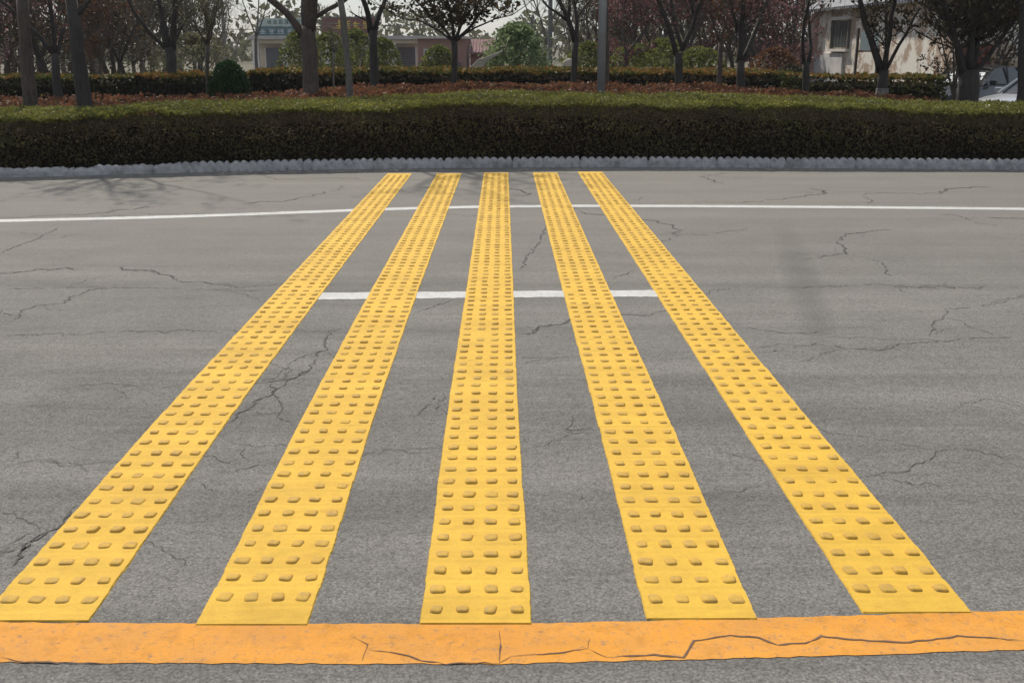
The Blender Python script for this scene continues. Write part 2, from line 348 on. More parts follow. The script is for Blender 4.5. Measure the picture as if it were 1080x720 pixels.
for px, w in [([(540,692),(580,690),(605,687),(620,684),(622,674)],.007), ([(622,685),(640,694),(690,691),(722,694),(732,676),(770,670),(800,673),(820,680),(850,679),(866,672),(900,675),(960,678),(1010,671),(1080,676)],.007),
              ([(372,672),(387,680),(382,697)],.006), ([(387,685),(425,690),(445,697),(470,700),(527,700),(540,692)],.006), ([(525,664),(527,701)],.005), ([(0,694),(25,699),(60,699),(110,700)],.007), ([(203,672),(206,690)],.002)]:
    co2.add(px, w, .0032, .006)
M_LCR = simple('line_crack_dirt', (.11, .065, .045), (.18, .11, .07), 30, .95)
tag(co2.m.build('line_cracks', M_LCR, fix=False), kind='structure')

# far kerb of scalloped cement edging
def make_kerb():
    m = MB(); step = .012; n = int(26/step); prof_n = 9; x = -13.0; rows = []
    bumpw = .104; seg = .94
    for i in range(n+1):
        x = -13+i*step; s = x/seg; ds = abs(s-round(s))*seg
        y = kerbY(x); rough = 1 if x > -4.4 else .45
        ring = []
        for k in range(prof_n):
            t = k/(prof_n-1)                       # 0 = front foot, 1 = back foot
            ang = math.pi*t; py = -math.cos(ang)*.075; pz = (math.sin(ang)**.7)*.118
            ph = (x+pz*.8+.0)/bumpw*math.pi
            fl = abs(math.sin(ph))**.8*.032*rough-.004
            wn_ = (wob(x*3, k)*.006+wob(x*9, 3+k)*.006)*(1.8-rough)
            r_ = 1+(fl+wn_)/.1
            if ds < .013: r_ *= .80
            ring.append((x, y+.03+py*r_, -.01+pz*r_+(-.02 if rough < 1 and wob(x*2, 5) < -.25 else 0)*math.sin(ang)))
        rows.append(ring)
    for r in rows: m.v += r
    m.f = [(i*prof_n+k, (i+1)*prof_n+k, (i+1)*prof_n+k+1, i*prof_n+k+1) for i in range(n) for k in range(prof_n-1)]
    tag(m.build('kerb', M_KERB, fix=True, smooth=True), kind='structure')
make_kerb()

# ------------------------------------------------ yellow rumble strips
EDGE = {0: [(-1.547,2.632),(-1.59,4.325),(-1.604,6.709),(-1.633,13.5)], 1: [(-.908,2.612),(-.945,4.325),(-.963,6.709),(-.985,13.5)],
        2: [(-.266,2.617),(-.296,4.325),(-.313,6.709),(-.373,13.6)], 3: [(.389,2.643),(.379,4.325),(.345,6.709),(.272,13.6)],
        4: [(1.03,2.679),(1.001,4.325),(.968,6.709),(.868,13.68)]}
def knob_mesh(k, name='knob'):
    bm = bmesh.new(); rr = random.Random(k); nn = 20; hx, hy, hz = .0205*rr.uniform(.93, 1.07), .0215*rr.uniform(.9, 1.08), .0082*rr.uniform(.85, 1.12)
    tx, ty = rr.uniform(-.1, .1), rr.uniform(-.12, .12); ph = [rr.uniform(0, 6.28) for _ in range(3)]; rings = []
    for fr, fz in ((1.08, -.2), (1, .12), (.93, .55), (.80, .86), (.55, .98), (.25, 1.0)):
        ring = []
        for q in range(nn):
            t_ = 2*math.pi*q/nn; c_, s_ = math.cos(t_), math.sin(t_); e_ = (abs(c_)**5.+abs(s_)**5.)**(-1/5.)*(1+.03*math.sin(2*t_+ph[0])+.025*math.sin(3*t_+ph[1]))
            ring.append(bm.verts.new((c_*e_*hx*fr, s_*e_*hy*fr, hz*fz*(1+tx*c_+ty*s_))))
        rings.append(ring)
    for p_, q_ in zip(rings, rings[1:]):
        for q in range(nn): bm.faces.new((p_[q], p_[(q+1) % nn], q_[(q+1) % nn], q_[q]))
    bm.faces.new(rings[-1])
    me = bpy.data.meshes.new(name); bm.to_mesh(me); bm.free()
    me.polygons.foreach_set('use_smooth', [True]*len(me.polygons)); me.materials.append(M_KNOB); return me
KM = [knob_mesh(k) for k in range(9)]
KRAW = [(np.array([v.co[:] for v in m.vertices]), [tuple(p.vertices) for p in m.polygons]) for m in KM]
slab = ['leftmost yellow rumble strip of studded thermoplastic, running off the left edge of the photo',
        'second yellow studded rumble strip from the left, wide bare end at the orange line',
        'middle of the five yellow studded rumble strips, pointing straight away from the viewer',
        'second yellow studded rumble strip from the right, between the middle and outer right strips',
        'rightmost of the five yellow studded rumble strips, leaning in towards the far kerb']
def make_strip(i):
    e = [Vector((a, b, 0)) for a, b in EDGE[i]]; Y0, Y1 = e[0].y, e[-1].y; wd = .326; pitch = .1155; Y0 -= .022
    def left(y):
        pts = [Vector((p.y, p.x)) for p in e]
        return sum(interp(pts, min(max(y+d, Y0), Y1)) for d in (-.5, -.2, .2, .5))/4
    t = thing('rumble_strip', slab[i], 'rumble strip', (left(Y0)+wd/2, Y0, .0012), 0, 'yellow rumble strips across the road')
    ox, oy = t.location.x, t.location.y
    m = MB(); first = [.13, .165, .09, .125, .15][i]; step = pitch/7; n = int((Y1-Y0)/step); TK = .0038
    u = [0, .004, .02, .1, .18, .26, .306, .322, .326]
    for j in range(n+1):
        y = Y0+j*step+(.012 if j == 0 else 0); ph = ((y-Y0-first)/pitch+.5) % 1; seam = ph < .1 or ph > .93
        lx = left(y); row = int((y-Y0-first)/pitch+.5)
        rr = random.Random(i*991+row); sh = rr.uniform(-.003, .003); lift = rr.uniform(-.001, .001)
        for k, q in enumerate(u):
            z = 0 if k in (0, 8) else TK+lift+random.uniform(-.0004, .0004)-(.0010 if seam else 0)
            if k in (0, 8) or j in (0, n): z = -.0035
            xx = lx+q+sh*(.6 if k in (0, 1, 7, 8) else .3)+(random.uniform(-.0011, .0011) if k in (0, 1, 7, 8) else 0)
            m.v.append((xx-ox, y-oy+(random.uniform(-.004, .004) if j in (0, n) else 0), z))
    K = len(u); m.f = [(j*K+k, j*K+k+1, (j+1)*K+k+1, (j+1)*K+k) for j in range(n) for k in range(K-1)]
    m.f.append(tuple(range(K))); m.build('strip_base', M_YEL, t)
    rest = MB(); rows = int((Y1-Y0-first-.03)/pitch)
    for r in range(rows):
        y = Y0+first+r*pitch+random.uniform(-.004, .004)
        for c in range(4):
            if random.random() < .006: continue
            x = left(y)+.044+c*.0805+random.uniform(-.003, .003); w = 0 if r > 25 else .0
            sx, sy = random.uniform(.9, 1.14), random.uniform(.88, 1.15); kk = random.randrange(9); rot = random.uniform(-.16, .16); sz = random.uniform(.65, 1.05)
            if r < 25:
                o = link('knob', KM[kk], t, (x-ox, y-oy, TK)); o.scale = (sx, sy, sz); o.rotation_euler[2] = rot
            else:
                V, Fc = KRAW[kk]; b = len(rest.v); cs, sn = math.cos(rot), math.sin(rot); Vs = V*np.array([sx, sy, sz])
                for q in Vs: rest.v.append((q[0]*cs-q[1]*sn+x-ox, q[0]*sn+q[1]*cs+y-oy, q[2]+TK))
                rest.f += [tuple(b+z for z in ff) for ff in Fc]
    o = rest.build('knob', M_KNOB, t, smooth=True, fix=False); o['kind'] = 'stuff'
for i in range(5): make_strip(i)

# ------------------------------------------------ hedges and beds
def hedge(name, label, cat, mat, front, back, x0, x1, z0, z1, dens, size, topt, facet, seed, group=None, wav=.03, twig=True, gap=0):
    """clipped hedge: dark twiggy core with leaves over its front, top and ends; z1(x), front(x), back(x) are functions"""
    t = thing(name, label, cat, (0, 0, 0), 0, group)
    cx = (x0+x1)/2; t.location = (cx, front(cx), z0)
    ox, oy, oz = t.location; m = MB(); n = max(2, int((x1-x0)/.25)); inset = .07
    for i in range(n+1):
        x = x0+inset+(x1-x0-2*inset)*i/n; fr = front(x)+inset+wob(x, seed)*.03; bk = back(x)-inset; zt = z1(x)-inset-.07+wob(x*2, seed)*.02
        for y, z in ((fr+.05, z0-.05), (fr+.03, z0+.3*(zt-z0)), (fr+.06, zt-.14), (fr+.10, zt-.05), (bk-.1, zt), (bk, zt-.1), (bk, z0-.05)): m.v.append((x-ox, y-oy, z-oz))
    m.f = [(i*7+k, i*7+k+1, (i+1)*7+k+1, (i+1)*7+k) for i in range(n) for k in range(6)]
    m.f += [tuple(range(7)), tuple(n*7+k for k in range(7))]; m.build('branch_core', M_TWIG, t)
    L = x1-x0; nf = int(L*(z1(cx)-z0)*dens); D = back(cx)-front(cx); nt_ = int(L*D*dens*.45); ne = int(2*D*(z1(cx)-z0)*dens)
    r = np.random.default_rng(seed); P_ = []; T_ = []
    for k in range(nf):
        x = r.uniform(x0, x1); h = r.random()**.85; zt = z1(x); y = front(x)+wob(x, seed)*.04+wob(x*2.3+h*5, seed+1)*.035+r.normal(0, .022)+.05*r.random()+.05*max(h-.85, 0)/.15
        if r.random() < .42*(1-h)*(1.2+wob(x*1.3, seed+2)): continue
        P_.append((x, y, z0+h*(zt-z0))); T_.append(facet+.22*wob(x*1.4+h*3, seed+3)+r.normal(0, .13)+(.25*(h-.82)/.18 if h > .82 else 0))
    for k in range(nt_):
        x = r.uniform(x0, x1); q = r.random()**1.7; y = front(x)+q*(back(x)-front(x)); e = min(q*(back(x)-front(x)), .1)/.1
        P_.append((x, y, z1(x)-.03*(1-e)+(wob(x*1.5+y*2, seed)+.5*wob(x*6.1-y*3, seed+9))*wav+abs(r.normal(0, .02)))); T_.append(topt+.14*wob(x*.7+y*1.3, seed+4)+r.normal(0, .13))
    for k in range(ne):
        x = (x0 if k % 2 else x1)+r.normal(0, .03); h = r.random(); y = r.uniform(front(x), back(x)); P_.append((x, y, z0+h*(z1(x)-z0))); T_.append(facet+r.normal(0, .13))
    P_ = np.array(P_)-np.array([ox, oy, oz]); leaf_mesh('foliage', P_, size, mat, np.array(T_), t, .3)
    return t
def lin(pts):
    V_ = [Vector(p) for p in pts]; return lambda x: interp(V_, x)
zt1 = lin([(-14, .66), (-6.4, .73), (-3, .80), (0, .86), (3, .84), (6.8, .76), (14, .74)])
def hf(x): return kerbY(x)+.22
hb = lin([(-14, 15.4), (-6.5, 15.9), (-3, 17.3), (0, 18.0), (3, 17.7), (7, 16.9), (14, 16.8)])
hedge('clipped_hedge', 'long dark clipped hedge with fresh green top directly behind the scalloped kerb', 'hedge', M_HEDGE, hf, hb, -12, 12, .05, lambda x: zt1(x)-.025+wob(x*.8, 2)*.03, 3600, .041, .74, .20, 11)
rz_ = lin([(-16, .22), (-7, .28), (-5.5, .36), (-3, .52), (0, .55), (4, .54), (7, .40), (16, .3)])
hedge('red_leaf_bed', 'low bed of red-brown leafed shrubs between the front hedge and back hedges', 'shrub bed', M_RED, lambda x: hb(x)+.5, lambda x: 25.6, -13, 8.4, .02, lambda x: rz_(x)+.17+wob(x*1.3, 4)*.05, 420, .09, .62, .5, 12, wav=.05)
HB = 'back hedges beyond the red bed'
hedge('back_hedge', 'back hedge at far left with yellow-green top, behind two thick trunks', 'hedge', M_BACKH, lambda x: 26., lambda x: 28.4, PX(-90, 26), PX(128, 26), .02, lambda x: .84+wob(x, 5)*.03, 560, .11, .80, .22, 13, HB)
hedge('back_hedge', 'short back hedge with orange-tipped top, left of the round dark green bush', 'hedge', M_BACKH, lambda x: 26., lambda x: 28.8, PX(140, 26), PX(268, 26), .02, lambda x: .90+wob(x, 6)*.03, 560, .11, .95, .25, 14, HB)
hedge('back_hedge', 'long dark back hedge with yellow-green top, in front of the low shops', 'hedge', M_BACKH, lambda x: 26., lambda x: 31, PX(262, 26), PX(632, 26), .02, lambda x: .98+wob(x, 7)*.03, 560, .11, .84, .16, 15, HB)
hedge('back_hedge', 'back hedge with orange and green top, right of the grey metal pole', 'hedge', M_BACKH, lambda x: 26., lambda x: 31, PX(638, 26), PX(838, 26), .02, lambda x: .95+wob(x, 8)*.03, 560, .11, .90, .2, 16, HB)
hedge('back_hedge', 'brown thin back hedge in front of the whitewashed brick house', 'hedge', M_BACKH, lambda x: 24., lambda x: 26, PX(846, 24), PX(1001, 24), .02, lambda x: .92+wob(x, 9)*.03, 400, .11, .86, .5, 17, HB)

# ------------------------------------------------ trees
def grow(tb, pts_out, start, d, length, rad, level, r, leafy, trop=.12, sides=5, spread=.6):
    n = 4 if level > 0 else 3; p = Vector(start); pts = [p.copy()]; d = Vector(d).normalized()
    for i in range(n):
        d = (d+Vector((r.gauss(0, .13), r.gauss(0, .13), r.gauss(0, .08)+trop))).normalized(); p = p+d*length/n; pts.append(p.copy())
    rads = [rad*(1-.6*i/n) for i in range(n+1)]
    tb.tube(pts, rads, sides if level > 1 else 4 if level == 1 else 3, cap=False)
    if level <= 1:
        for k in range(leafy if level == 0 else leafy//2):
            t = r.random()*n; i = min(int(t), n-1); q = pts[i].lerp(pts[i+1], t-i)
            pts_out.append((q.x+r.gauss(0, .05), q.y+r.gauss(0, .05), q.z+r.gauss(0, .05)))
    if level > 0:
        kids = {3: 4, 2: 4, 1: 4}[level]
        for k in range(kids):
            t = (.25+.75*(k+r.random()*.6)/kids)*n; i = min(int(t), n-1); q = pts[i].lerp(pts[i+1], min(t-i, 1))
            a = r.uniform(0, 2*math.pi); side = Vector((math.cos(a), math.sin(a), r.uniform(-.1, .5)))
            grow(tb, pts_out, q, d*(1-spread*.5)+side*spread, length*r.uniform(.5, .72), rads[i]*.55, level-1, r, leafy, trop, sides, spread)
def tree(name, label, group, Y, trunk, limbs, bark, leafmat, seed, top=3.0, leafy=3, leafsize=.07, levels=3, twigs=5, lime=0, spread=.6, twlen=.8, tl=1, scale_w=1.0):
    """trunk / limbs: (photo x, photo y, width in photo pixels) as seen at distance Y; each limb drifts in depth so the tree is round"""
    r = random.Random(seed); t = thing(name, label, 'tree', (0, 0, 0), 0, group)
    k = Y/1130.0; base = P(trunk[0][0], trunk[0][1], Y); z0 = gz(base.x, Y)
    t.location = (base.x, Y, z0); O = Vector((base.x, Y, z0)); tb = MB(); LP = []
    tp = [P(a, b, Y)-O for a, b, w in trunk]; tw = [w*k*.5*scale_w for a, b, w in trunk]
    tp = [Vector((tp[0].x, 0, -.1)), Vector((tp[0].x, 0, .12))]+tp; tw = [tw[0]*1.35, tw[0]*1.12]+tw
    pts = []; rr = []
    for i in range(len(tp)-1):
        m = max(1, int((tp[i+1]-tp[i]).length/.25))
        for j in range(m):
            q = j/m; pts.append(tp[i].lerp(tp[i+1], q)+Vector((r.gauss(0, .006), r.gauss(0, .006), 0))); rr.append((tw[i]+(tw[i+1]-tw[i])*q)*r.uniform(.95, 1.05))
    pts.append(tp[-1]); rr.append(tw[-1]); tb.tube(pts, rr, 10)
    for li, lb in enumerate(limbs):
        dep = (1 if li % 2 else -1)*r.uniform(.15, .5) if len(limbs) > 1 else 0
        z_first = (P(lb[0][0], lb[0][1], Y)-O).z; lp = []; lw = []
        for a, b, w in lb:
            q = P(a, b, Y)-O; q.y += dep*(q.z-z_first); lp.append(q); lw.append(w*k*.5*scale_w)
        fp = []; fw = []
        for i in range(len(lp)-1):
            m = max(1, int((lp[i+1]-lp[i]).length/.18))
            for j in range(m):
                q = j/m; fp.append(lp[i].lerp(lp[i+1], q)+Vector((r.gauss(0, .008), r.gauss(0, .012), 0))); fw.append(lw[i]+(lw[i+1]-lw[i])*q)
        fp.append(lp[-1]); fw.append(lw[-1]); tb.tube(fp, fw, 7)
        for j in range(twigs):
            q = r.randrange(max(1, len(fp)//3), len(fp)); a = r.uniform(0, 6.283)
            grow(tb, LP, fp[q], Vector((math.cos(a), math.sin(a), r.uniform(.2, .9))), twlen*r.uniform(.6, 1.1), max(fw[q]*.3, .006), tl, r, leafy, .1, 4)
        d = (lp[-1]-lp[-2]).normalized()
        if top > 0:
            ln = top*r.uniform(.8, 1.1)
            grow(tb, LP, lp[-1], d+Vector((0, 0, .3)), ln, lw[-1], levels, r, leafy, .12, 5, spread)
    o = tb.build('trunk', bark, t, smooth=True, fix=False)
    if lime:
        lbm = MB(); q = [Vector((tp[0].x, 0, -.05)), Vector((tp[1].x, 0, .15)), Vector((tp[1].x, 0, lime))]
        lbm.tube(q, [tw[0]*1.08+.012, tw[1]+.014, tw[2]*1.05+.012], 12, cap=False); lbm.build('whitewash_band', M_LIME, o, smooth=True, fix=False)
    if leafy and LP: leaf_mesh('crown', np.array(LP), leafsize, leafmat, np.random.default_rng(seed).random(len(LP)), t, 0)
    return t
TG = 'trees standing behind the front hedge'
TR = []
TR.append(tree('broadleaf_tree', 'thick brown straight trunk at far left, nearest the left edge of the photo', TG, 18.6, [(31,100,15),(28,60,13),(24,0,12)], [[(24,0,10),(20,-60,8),(12,-110,6)],[(24,-10,9),(50,-80,6)],[(24,-5,7),(0,-60,5)]], M_BARKB, M_OLIVE, 1, 2.6, 3, twigs=1))
TR.append(tree('broadleaf_tree', 'dark tree forking low into four limbs, between two thick trunks at left', TG, 25, [(60,88,9),(58,56,8)], [[(57,58,5.5),(45,38,4.5),(28,16,3.5),(8,-4,3)],[(57,56,5),(50,25,4),(41,-2,3)],[(58,56,6),(58,25,4.5),(57,-5,3.5)],[(60,58,4),(65,25,3),(68,-5,2.5)]], M_BARK, M_PLUM, 2, 2.2, 3, twigs=4))
TR.append(tree('broadleaf_tree', 'thick grey trunk leaning left, second big trunk from the left edge', TG, 17.8, [(88,105,16),(84,70,14),(79,30,13),(75,0,12)], [[(75,0,10),(70,-60,8),(66,-120,6)],[(80,16,6),(88,6,5),(100,-14,4)],[(75,-20,7),(95,-80,5)]], M_BARK, M_OLIVE, 3, 2.6, 3, twigs=1))
TR.append(tree('broadleaf_tree', 'dark tree with a fan of upright limbs, left of the round green bush', TG, 27.5, [(181,84,10),(181,66,10.5),(179,50,12)], [[(176,52,5),(160,34,4),(148,14,3),(141,-4,2.5)],[(176,50,5),(166,25,4),(160,-4,3)],[(178,50,5),(174,22,4.5),(169,-4,3.5)],[(180,50,5.5),(179,22,4),(178,-4,3)],[(182,52,7.5),(186,28,6),(194,-2,5)],[(183,48,2.5),(192,25,2),(200,10,1.5)]], M_BARK, M_BUD, 4, 2.4, 2, twigs=5, tl=1))
TR.append(tree('young_tree', 'slim young tree with fine budding crown, just left of the round green bush', TG, 24.5, [(219,95,4),(219,60,3.8),(219,47,4.5)], [[(218,48,2.6),(212,35,1.8),(204,18,1.2)],[(219,47,2.4),(217,25,1.6),(214,2,1.2)],[(220,47,2.8),(226,30,1.8),(232,10,1.2)],[(220,46,2),(222,20,1.5),(224,0,1)]], M_BARKB, M_BUD, 5, .9, 5, .05, levels=2, twigs=16, twlen=.55))
TR.append(tree('bare_tree', 'small bare tree beside the white column at the left end of the shops', TG, 48, [(270,60,3.2),(270,38,3.5)], [[(270,38,2),(264,22,1.4),(258,4,1)],[(270,38,2.2),(270,15,1.6),(268,-4,1.2)],[(271,38,1.8),(278,20,1.3),(284,2,1)]], M_BARKG, M_BUD, 6, 1.5, 0, levels=2, twigs=5, twlen=.8))
TR.append(tree('broadleaf_tree', 'big mature tree with thick trunk and wide forks, standing before the shop signs', TG, 21, [(328,92,18),(327,60,16),(325,40,16),(325,28,14)], [[(320,38,9.5),(305,16,8),(287,0,7.5),(265,-22,6.5),(240,-45,5)],[(323,32,9),(319,8,8),(314,-50,6),(300,-110,5)],[(326,32,14),(330,8,12),(334,-50,9),(340,-110,7)],[(330,20,5.5),(345,10,4.8),(360,2,4.5),(385,-18,4)]], M_BARKB, M_OLIVE, 7, 3.4, 3, .08, twigs=1))
TR.append(tree('broadleaf_tree', 'slender greyish trunk leaning left, in the hedge just right of the big tree', TG, 18.2, [(369,96,7.5),(366,60,7.2),(362,20,6.8),(359,0,6.5)], [[(359,0,6),(356,-60,5),(350,-120,4)],[(359,-20,4),(375,-80,3)]], M_BARKG, M_OLIVE, 8, 2.2, 3, twigs=1))
TR.append(tree('sapling', 'thin staked sapling between the big tree and the slender leaning trunk', TG, 23, [(352,92,2),(352,55,2)], [[(352,56,1.6),(350,48,1.2),(347,42,.8)],[(352,56,1.5),(354,48,1.1),(358,43,.8)],[(352,56,1.4),(352,46,1),(352,38,.7)]], M_BARKG, M_BUD, 9, 0, 4, .05, twigs=3, twlen=.25))
TR.append(tree('broadleaf_tree', 'dark tree with narrow V fork, right of the red-brown shop sign', TG, 25, [(395,84,9.5),(394,55,8.5),(393,32,10)], [[(391,34,7),(389,15,6),(383,-4,5)],[(395,32,6),(400,12,5),(405,-4,4.5)]], M_BARK, M_PLUM, 10, 2.6, 2, twigs=1))
TR.append(tree('leafy_tree', 'small tree with low round crown of olive leaves, in front of the brick shop end', TG, 24, [(479,92,6.5),(479,60,6),(479,43,7)], [[(478,44,3.5),(468,30,2.6),(452,14,2),(436,-2,1.6)],[(478,44,2.8),(462,32,2),(442,22,1.5),(424,20,1)],[(479,43,4),(477,22,3),(472,-2,2.4)],[(480,43,3.8),(487,22,3),(494,-2,2.4)],[(481,43,4),(495,30,3),(508,14,2.4),(522,0,2)],[(482,41,3),(500,30,2),(522,20,1.4),(540,16,1)]], M_BARK, M_OLIVE, 11, 1.8, 5, .11, levels=3, twigs=15, twlen=.75, tl=1))
TR.append(tree('broadleaf_tree', 'crooked dark tree bending left near the pale rocks, left of the grey pole', TG, 25, [(605,90,7),(606,60,6.5),(607,42,7)], [[(606,44,6),(603,30,5.5),(597,16,5),(588,0,4),(580,-20,3)],[(600,20,4),(601,5,3.5),(600,-10,3)],[(599,22,3),(588,14,2.6),(578,8,2.2),(568,-4,1.8)],[(608,42,5),(608,38,4.5)]], M_BARK, M_OLIVE, 12, 1.2, 3, levels=2, twigs=2))
TR.append(tree('broadleaf_tree', 'dark tree forking at half height into three strong limbs, right of the pole', TG, 24.5, [(716,92,9),(716,70,8),(715,56,9)], [[(713,58,6),(706,36,5.2),(697,14,4.6),(690,-4,4)],[(719,50,4),(713,28,4.4),(708,-4,4)],[(719,54,5.5),(724,42,5),(731,22,4.2),(738,-2,3.4)],[(732,20,3),(728,0,2.5)]], M_BARK, M_PLUM, 13, 2.2, 5, .08, twigs=7, twlen=.9))
TR.append(tree('young_tree', 'slim tree with thin V fork, second trunk right of the pole', TG, 24, [(758,92,5.5),(760,60,4.8),(760,43,4.6)], [[(759,44,3),(752,28,2.5),(745,2,2)],[(761,44,2.5),(764,30,2),(768,5,1.5)]], M_BARKB, M_RUST, 14, 1.6, 5, .08, levels=2, twigs=7, lime=.3))
TR.append(tree('broadleaf_tree', 'dark tree with one straight stem and one limb slanting right, beside pinkish wall', TG, 24, [(781,94,9),(781,64,8.5)], [[(780,66,7),(779,30,6),(779,-4,5)],[(784,64,6),(795,42,5),(806,20,4),(816,-4,3.4)],[(779,34,4),(772,14,3),(768,-4,2.4)]], M_BARK, M_PLUM, 15, 2.2, 5, .08, twigs=8, twlen=.9))
TR.append(tree('broadleaf_tree', 'dark lyre-shaped tree in front of the left edge of the whitewashed house', TG, 23.5, [(850,94,7.5),(850,66,7.5)], [[(848,67,4.5),(844,50,3.8),(843,25,3.4),(846,-4,3)],[(852,67,5),(857,52,4.2),(858,25,3.6),(857,-4,3)]], M_BARK, M_PLUM, 16, 2.2, 4, .08, twigs=6))
TR.append(tree('broadleaf_tree', 'twin-stemmed tree with limewashed base and fanning limbs, before the whitewashed house', TG, 21.5, [(931,90,11),(932,74,11)], [[(928,76,6),(918,52,5),(908,30,4),(898,0,3)],[(930,74,6),(924,40,4.6),(916,-4,3.6)],[(932,74,6),(932,40,5),(931,-4,4)],[(934,74,5.5),(940,45,4.4),(947,-2,3.4)],[(935,74,4),(946,48,3.4),(957,25,2.6),(966,5,2)]], M_BARK, M_OLIVE, 17, 2.0, 5, .09, twigs=8, twlen=.8, lime=.72))
TR.append(tree('leafy_tree', 'broad dark many-stemmed tree with thick leafage, beside the parked cars', TG, 20.5, [(1022,92,22),(1022,74,20)], [[(1016,78,10),(1004,50,7),(990,20,5),(978,-4,4)],[(1018,76,8),(1010,40,6),(1002,-4,4.5)],[(1022,74,9),(1020,40,7),(1018,-4,5)],[(1027,74,9),(1034,45,7),(1042,10,5.5),(1048,-8,4.5)],[(1028,78,6),(1046,50,4.6),(1064,22,3.6),(1076,-4,3)]], M_BARK, M_OLIVE, 18, 2.4, 8, .10, twigs=24, twlen=1.25))
TR.append(tree('broadleaf_tree', 'dark trunk cut by the right edge of the photo, overlapping the silver car', TG, 19.5, [(1080,96,13),(1080,50,12),(1082,0,11)], [[(1082,0,8),(1090,-60,6)],[(1082,-10,7),(1062,-60,5)]], M_BARK, M_OLIVE, 19, 2.2, 5, .1, twigs=6))
TR.append(tree('broadleaf_tree', 'thin dark trunk hidden directly behind the grey metal pole', TG, 25, [(638,90,9),(638,50,9),(637,0,8)], [[(637,0,6),(632,-50,4)],[(637,-5,5),(650,-50,4)]], M_BARKB, M_RUST, 20, 2.0, 3, twigs=3))

# round clipped bush
def bush(name, label, cat, mat, c, rx, rz, n, size, seed, group=None, stems=True, drop=1.0):
    r = np.random.default_rng(seed); z0 = gz(c[0], c[1]); t = thing(name, label, cat, (c[0], c[1], z0), 0, group)
    d = r.normal(size=(n, 3)); d /= np.linalg.norm(d, axis=1)[:, None]; d[:, 2] = np.abs(d[:, 2])*1.0
    q = .75+.3*r.random(n)**.7+.09*np.sin(d[:, 0]*7+seed)*np.cos(d[:, 2]*9+seed)+.05*np.sin(d[:, 1]*15+seed)
    if 'feathery' in label: q = q*(1+.28*np.maximum(r.normal(size=n), 0)*(np.abs(np.sin(d[:, 0]*11))**2))-.12
    inner = r.random(n) < .25; q[inner] *= r.random(inner.sum())
    h = r.random(n)**.9; top_ = r.random(n) < .25; h[top_] = 1-r.random(top_.sum())*.12
    ax = d[:, :2]/np.linalg.norm(d[:, :2], axis=1)[:, None]; rad_ = np.sqrt(1-h**2.6)*(.82+.18*np.minimum(h*4, 1)); rad_[top_] *= np.sqrt(r.random(top_.sum()))
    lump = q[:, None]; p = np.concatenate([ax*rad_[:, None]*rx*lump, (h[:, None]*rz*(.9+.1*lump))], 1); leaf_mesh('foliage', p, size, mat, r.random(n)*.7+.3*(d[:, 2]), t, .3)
    m = MB(); rr = random.Random(seed)
    for k in range(9):
        a = rr.uniform(0, 6.28); e = Vector((math.cos(a)*rx*.7, math.sin(a)*rx*.7, rz*rr.uniform(.5, .85)))
        m.tube([(0, 0, -.05), e*.4+Vector((0, 0, .05*rz)), e], [.03, .02, .006], 5)
    m.build('stems', M_BARK, t, fix=False); return t
bush('round_bush', 'round clipped dark green bush standing in front of the back hedges at left', 'bush', M_BUSH, (PX(240, 24.5), 24.5), .50, 1.22, 9000, .07, 3)
bush('loose_shrub', 'large pale green feathery shrub left of the pale rocks', 'shrub', M_PALEG, (PX(545, 34), 34.), 1.15, 2.25, 7000, .12, 4)
SG = 'yellow-green shrubs in front of the shops'
for i, (px, Y, rx, rz, l) in enumerate([(316, 46, .8, 2.2, 'yellow-green shrub just left of the big tree trunk, before the shops'), (348, 44, .9, 2.1, 'yellow-green shrub right of the big tree trunk, before the shops'),
        (376, 47, .8, 2.3, 'yellow-green shrub left of the dark V-forked tree'), (404, 45, .7, 1.9, 'yellow-green shrub just right of the dark V-forked tree'), (462, 46, .7, 1.6, 'small green shrub behind the trunk of the olive-leafed tree')]):
    bush('shrub', l, 'shrub', M_YG, (PX(px, Y), Y), rx*1.15, rz, 2600, .14, 20+i, SG)
for i, (px, Y, rx, rz, l) in enumerate([(672, 38, 1.3, 1.6, 'bright green low shrub left of the three-limbed tree, right of the pole'), (700, 40, 1.2, 1.8, 'bright green low shrub directly behind the three-limbed tree'), (738, 39, 1.1, 1.5, 'bright green low shrub between the three-limbed tree and the slim V-forked tree'), (620, 40, 1.0, 1.7, 'green shrub just left of the grey pole')]):
    bush('shrub', l, 'shrub', M_YG, (PX(px, Y), Y), rx, rz, 2600, .13, 40+i, 'green shrubs beyond the right back hedge')
for i, (px, Y, rx, rz, mt, l) in enumerate([(205, 38, 1.6, 2.0, M_BUD, 'dull green undergrowth shrub behind the slim young tree at left'), (118, 40, 1.8, 3.4, M_OLIVE, 'tall dark shrub behind the gap in the back hedges'), (22, 38, 2.2, 2.6, M_OLIVE, 'dark shrub behind the thick brown trunk at far left'),
        (818, 36, 1.0, 1.7, M_RUST, 'rust-leafed shrub in front of the pinkish brick wall'), (835, 34, .6, 1.2, M_OLIVE, 'small dark shrub left of the lyre-shaped tree'), (655, 46, 1.3, 2.4, M_OLIVE, 'olive shrub right of the grey pole, farther back')]):
    bush('shrub', l, 'shrub', mt, (PX(px, Y), Y), rx, rz, 2600, .13, 60+i)

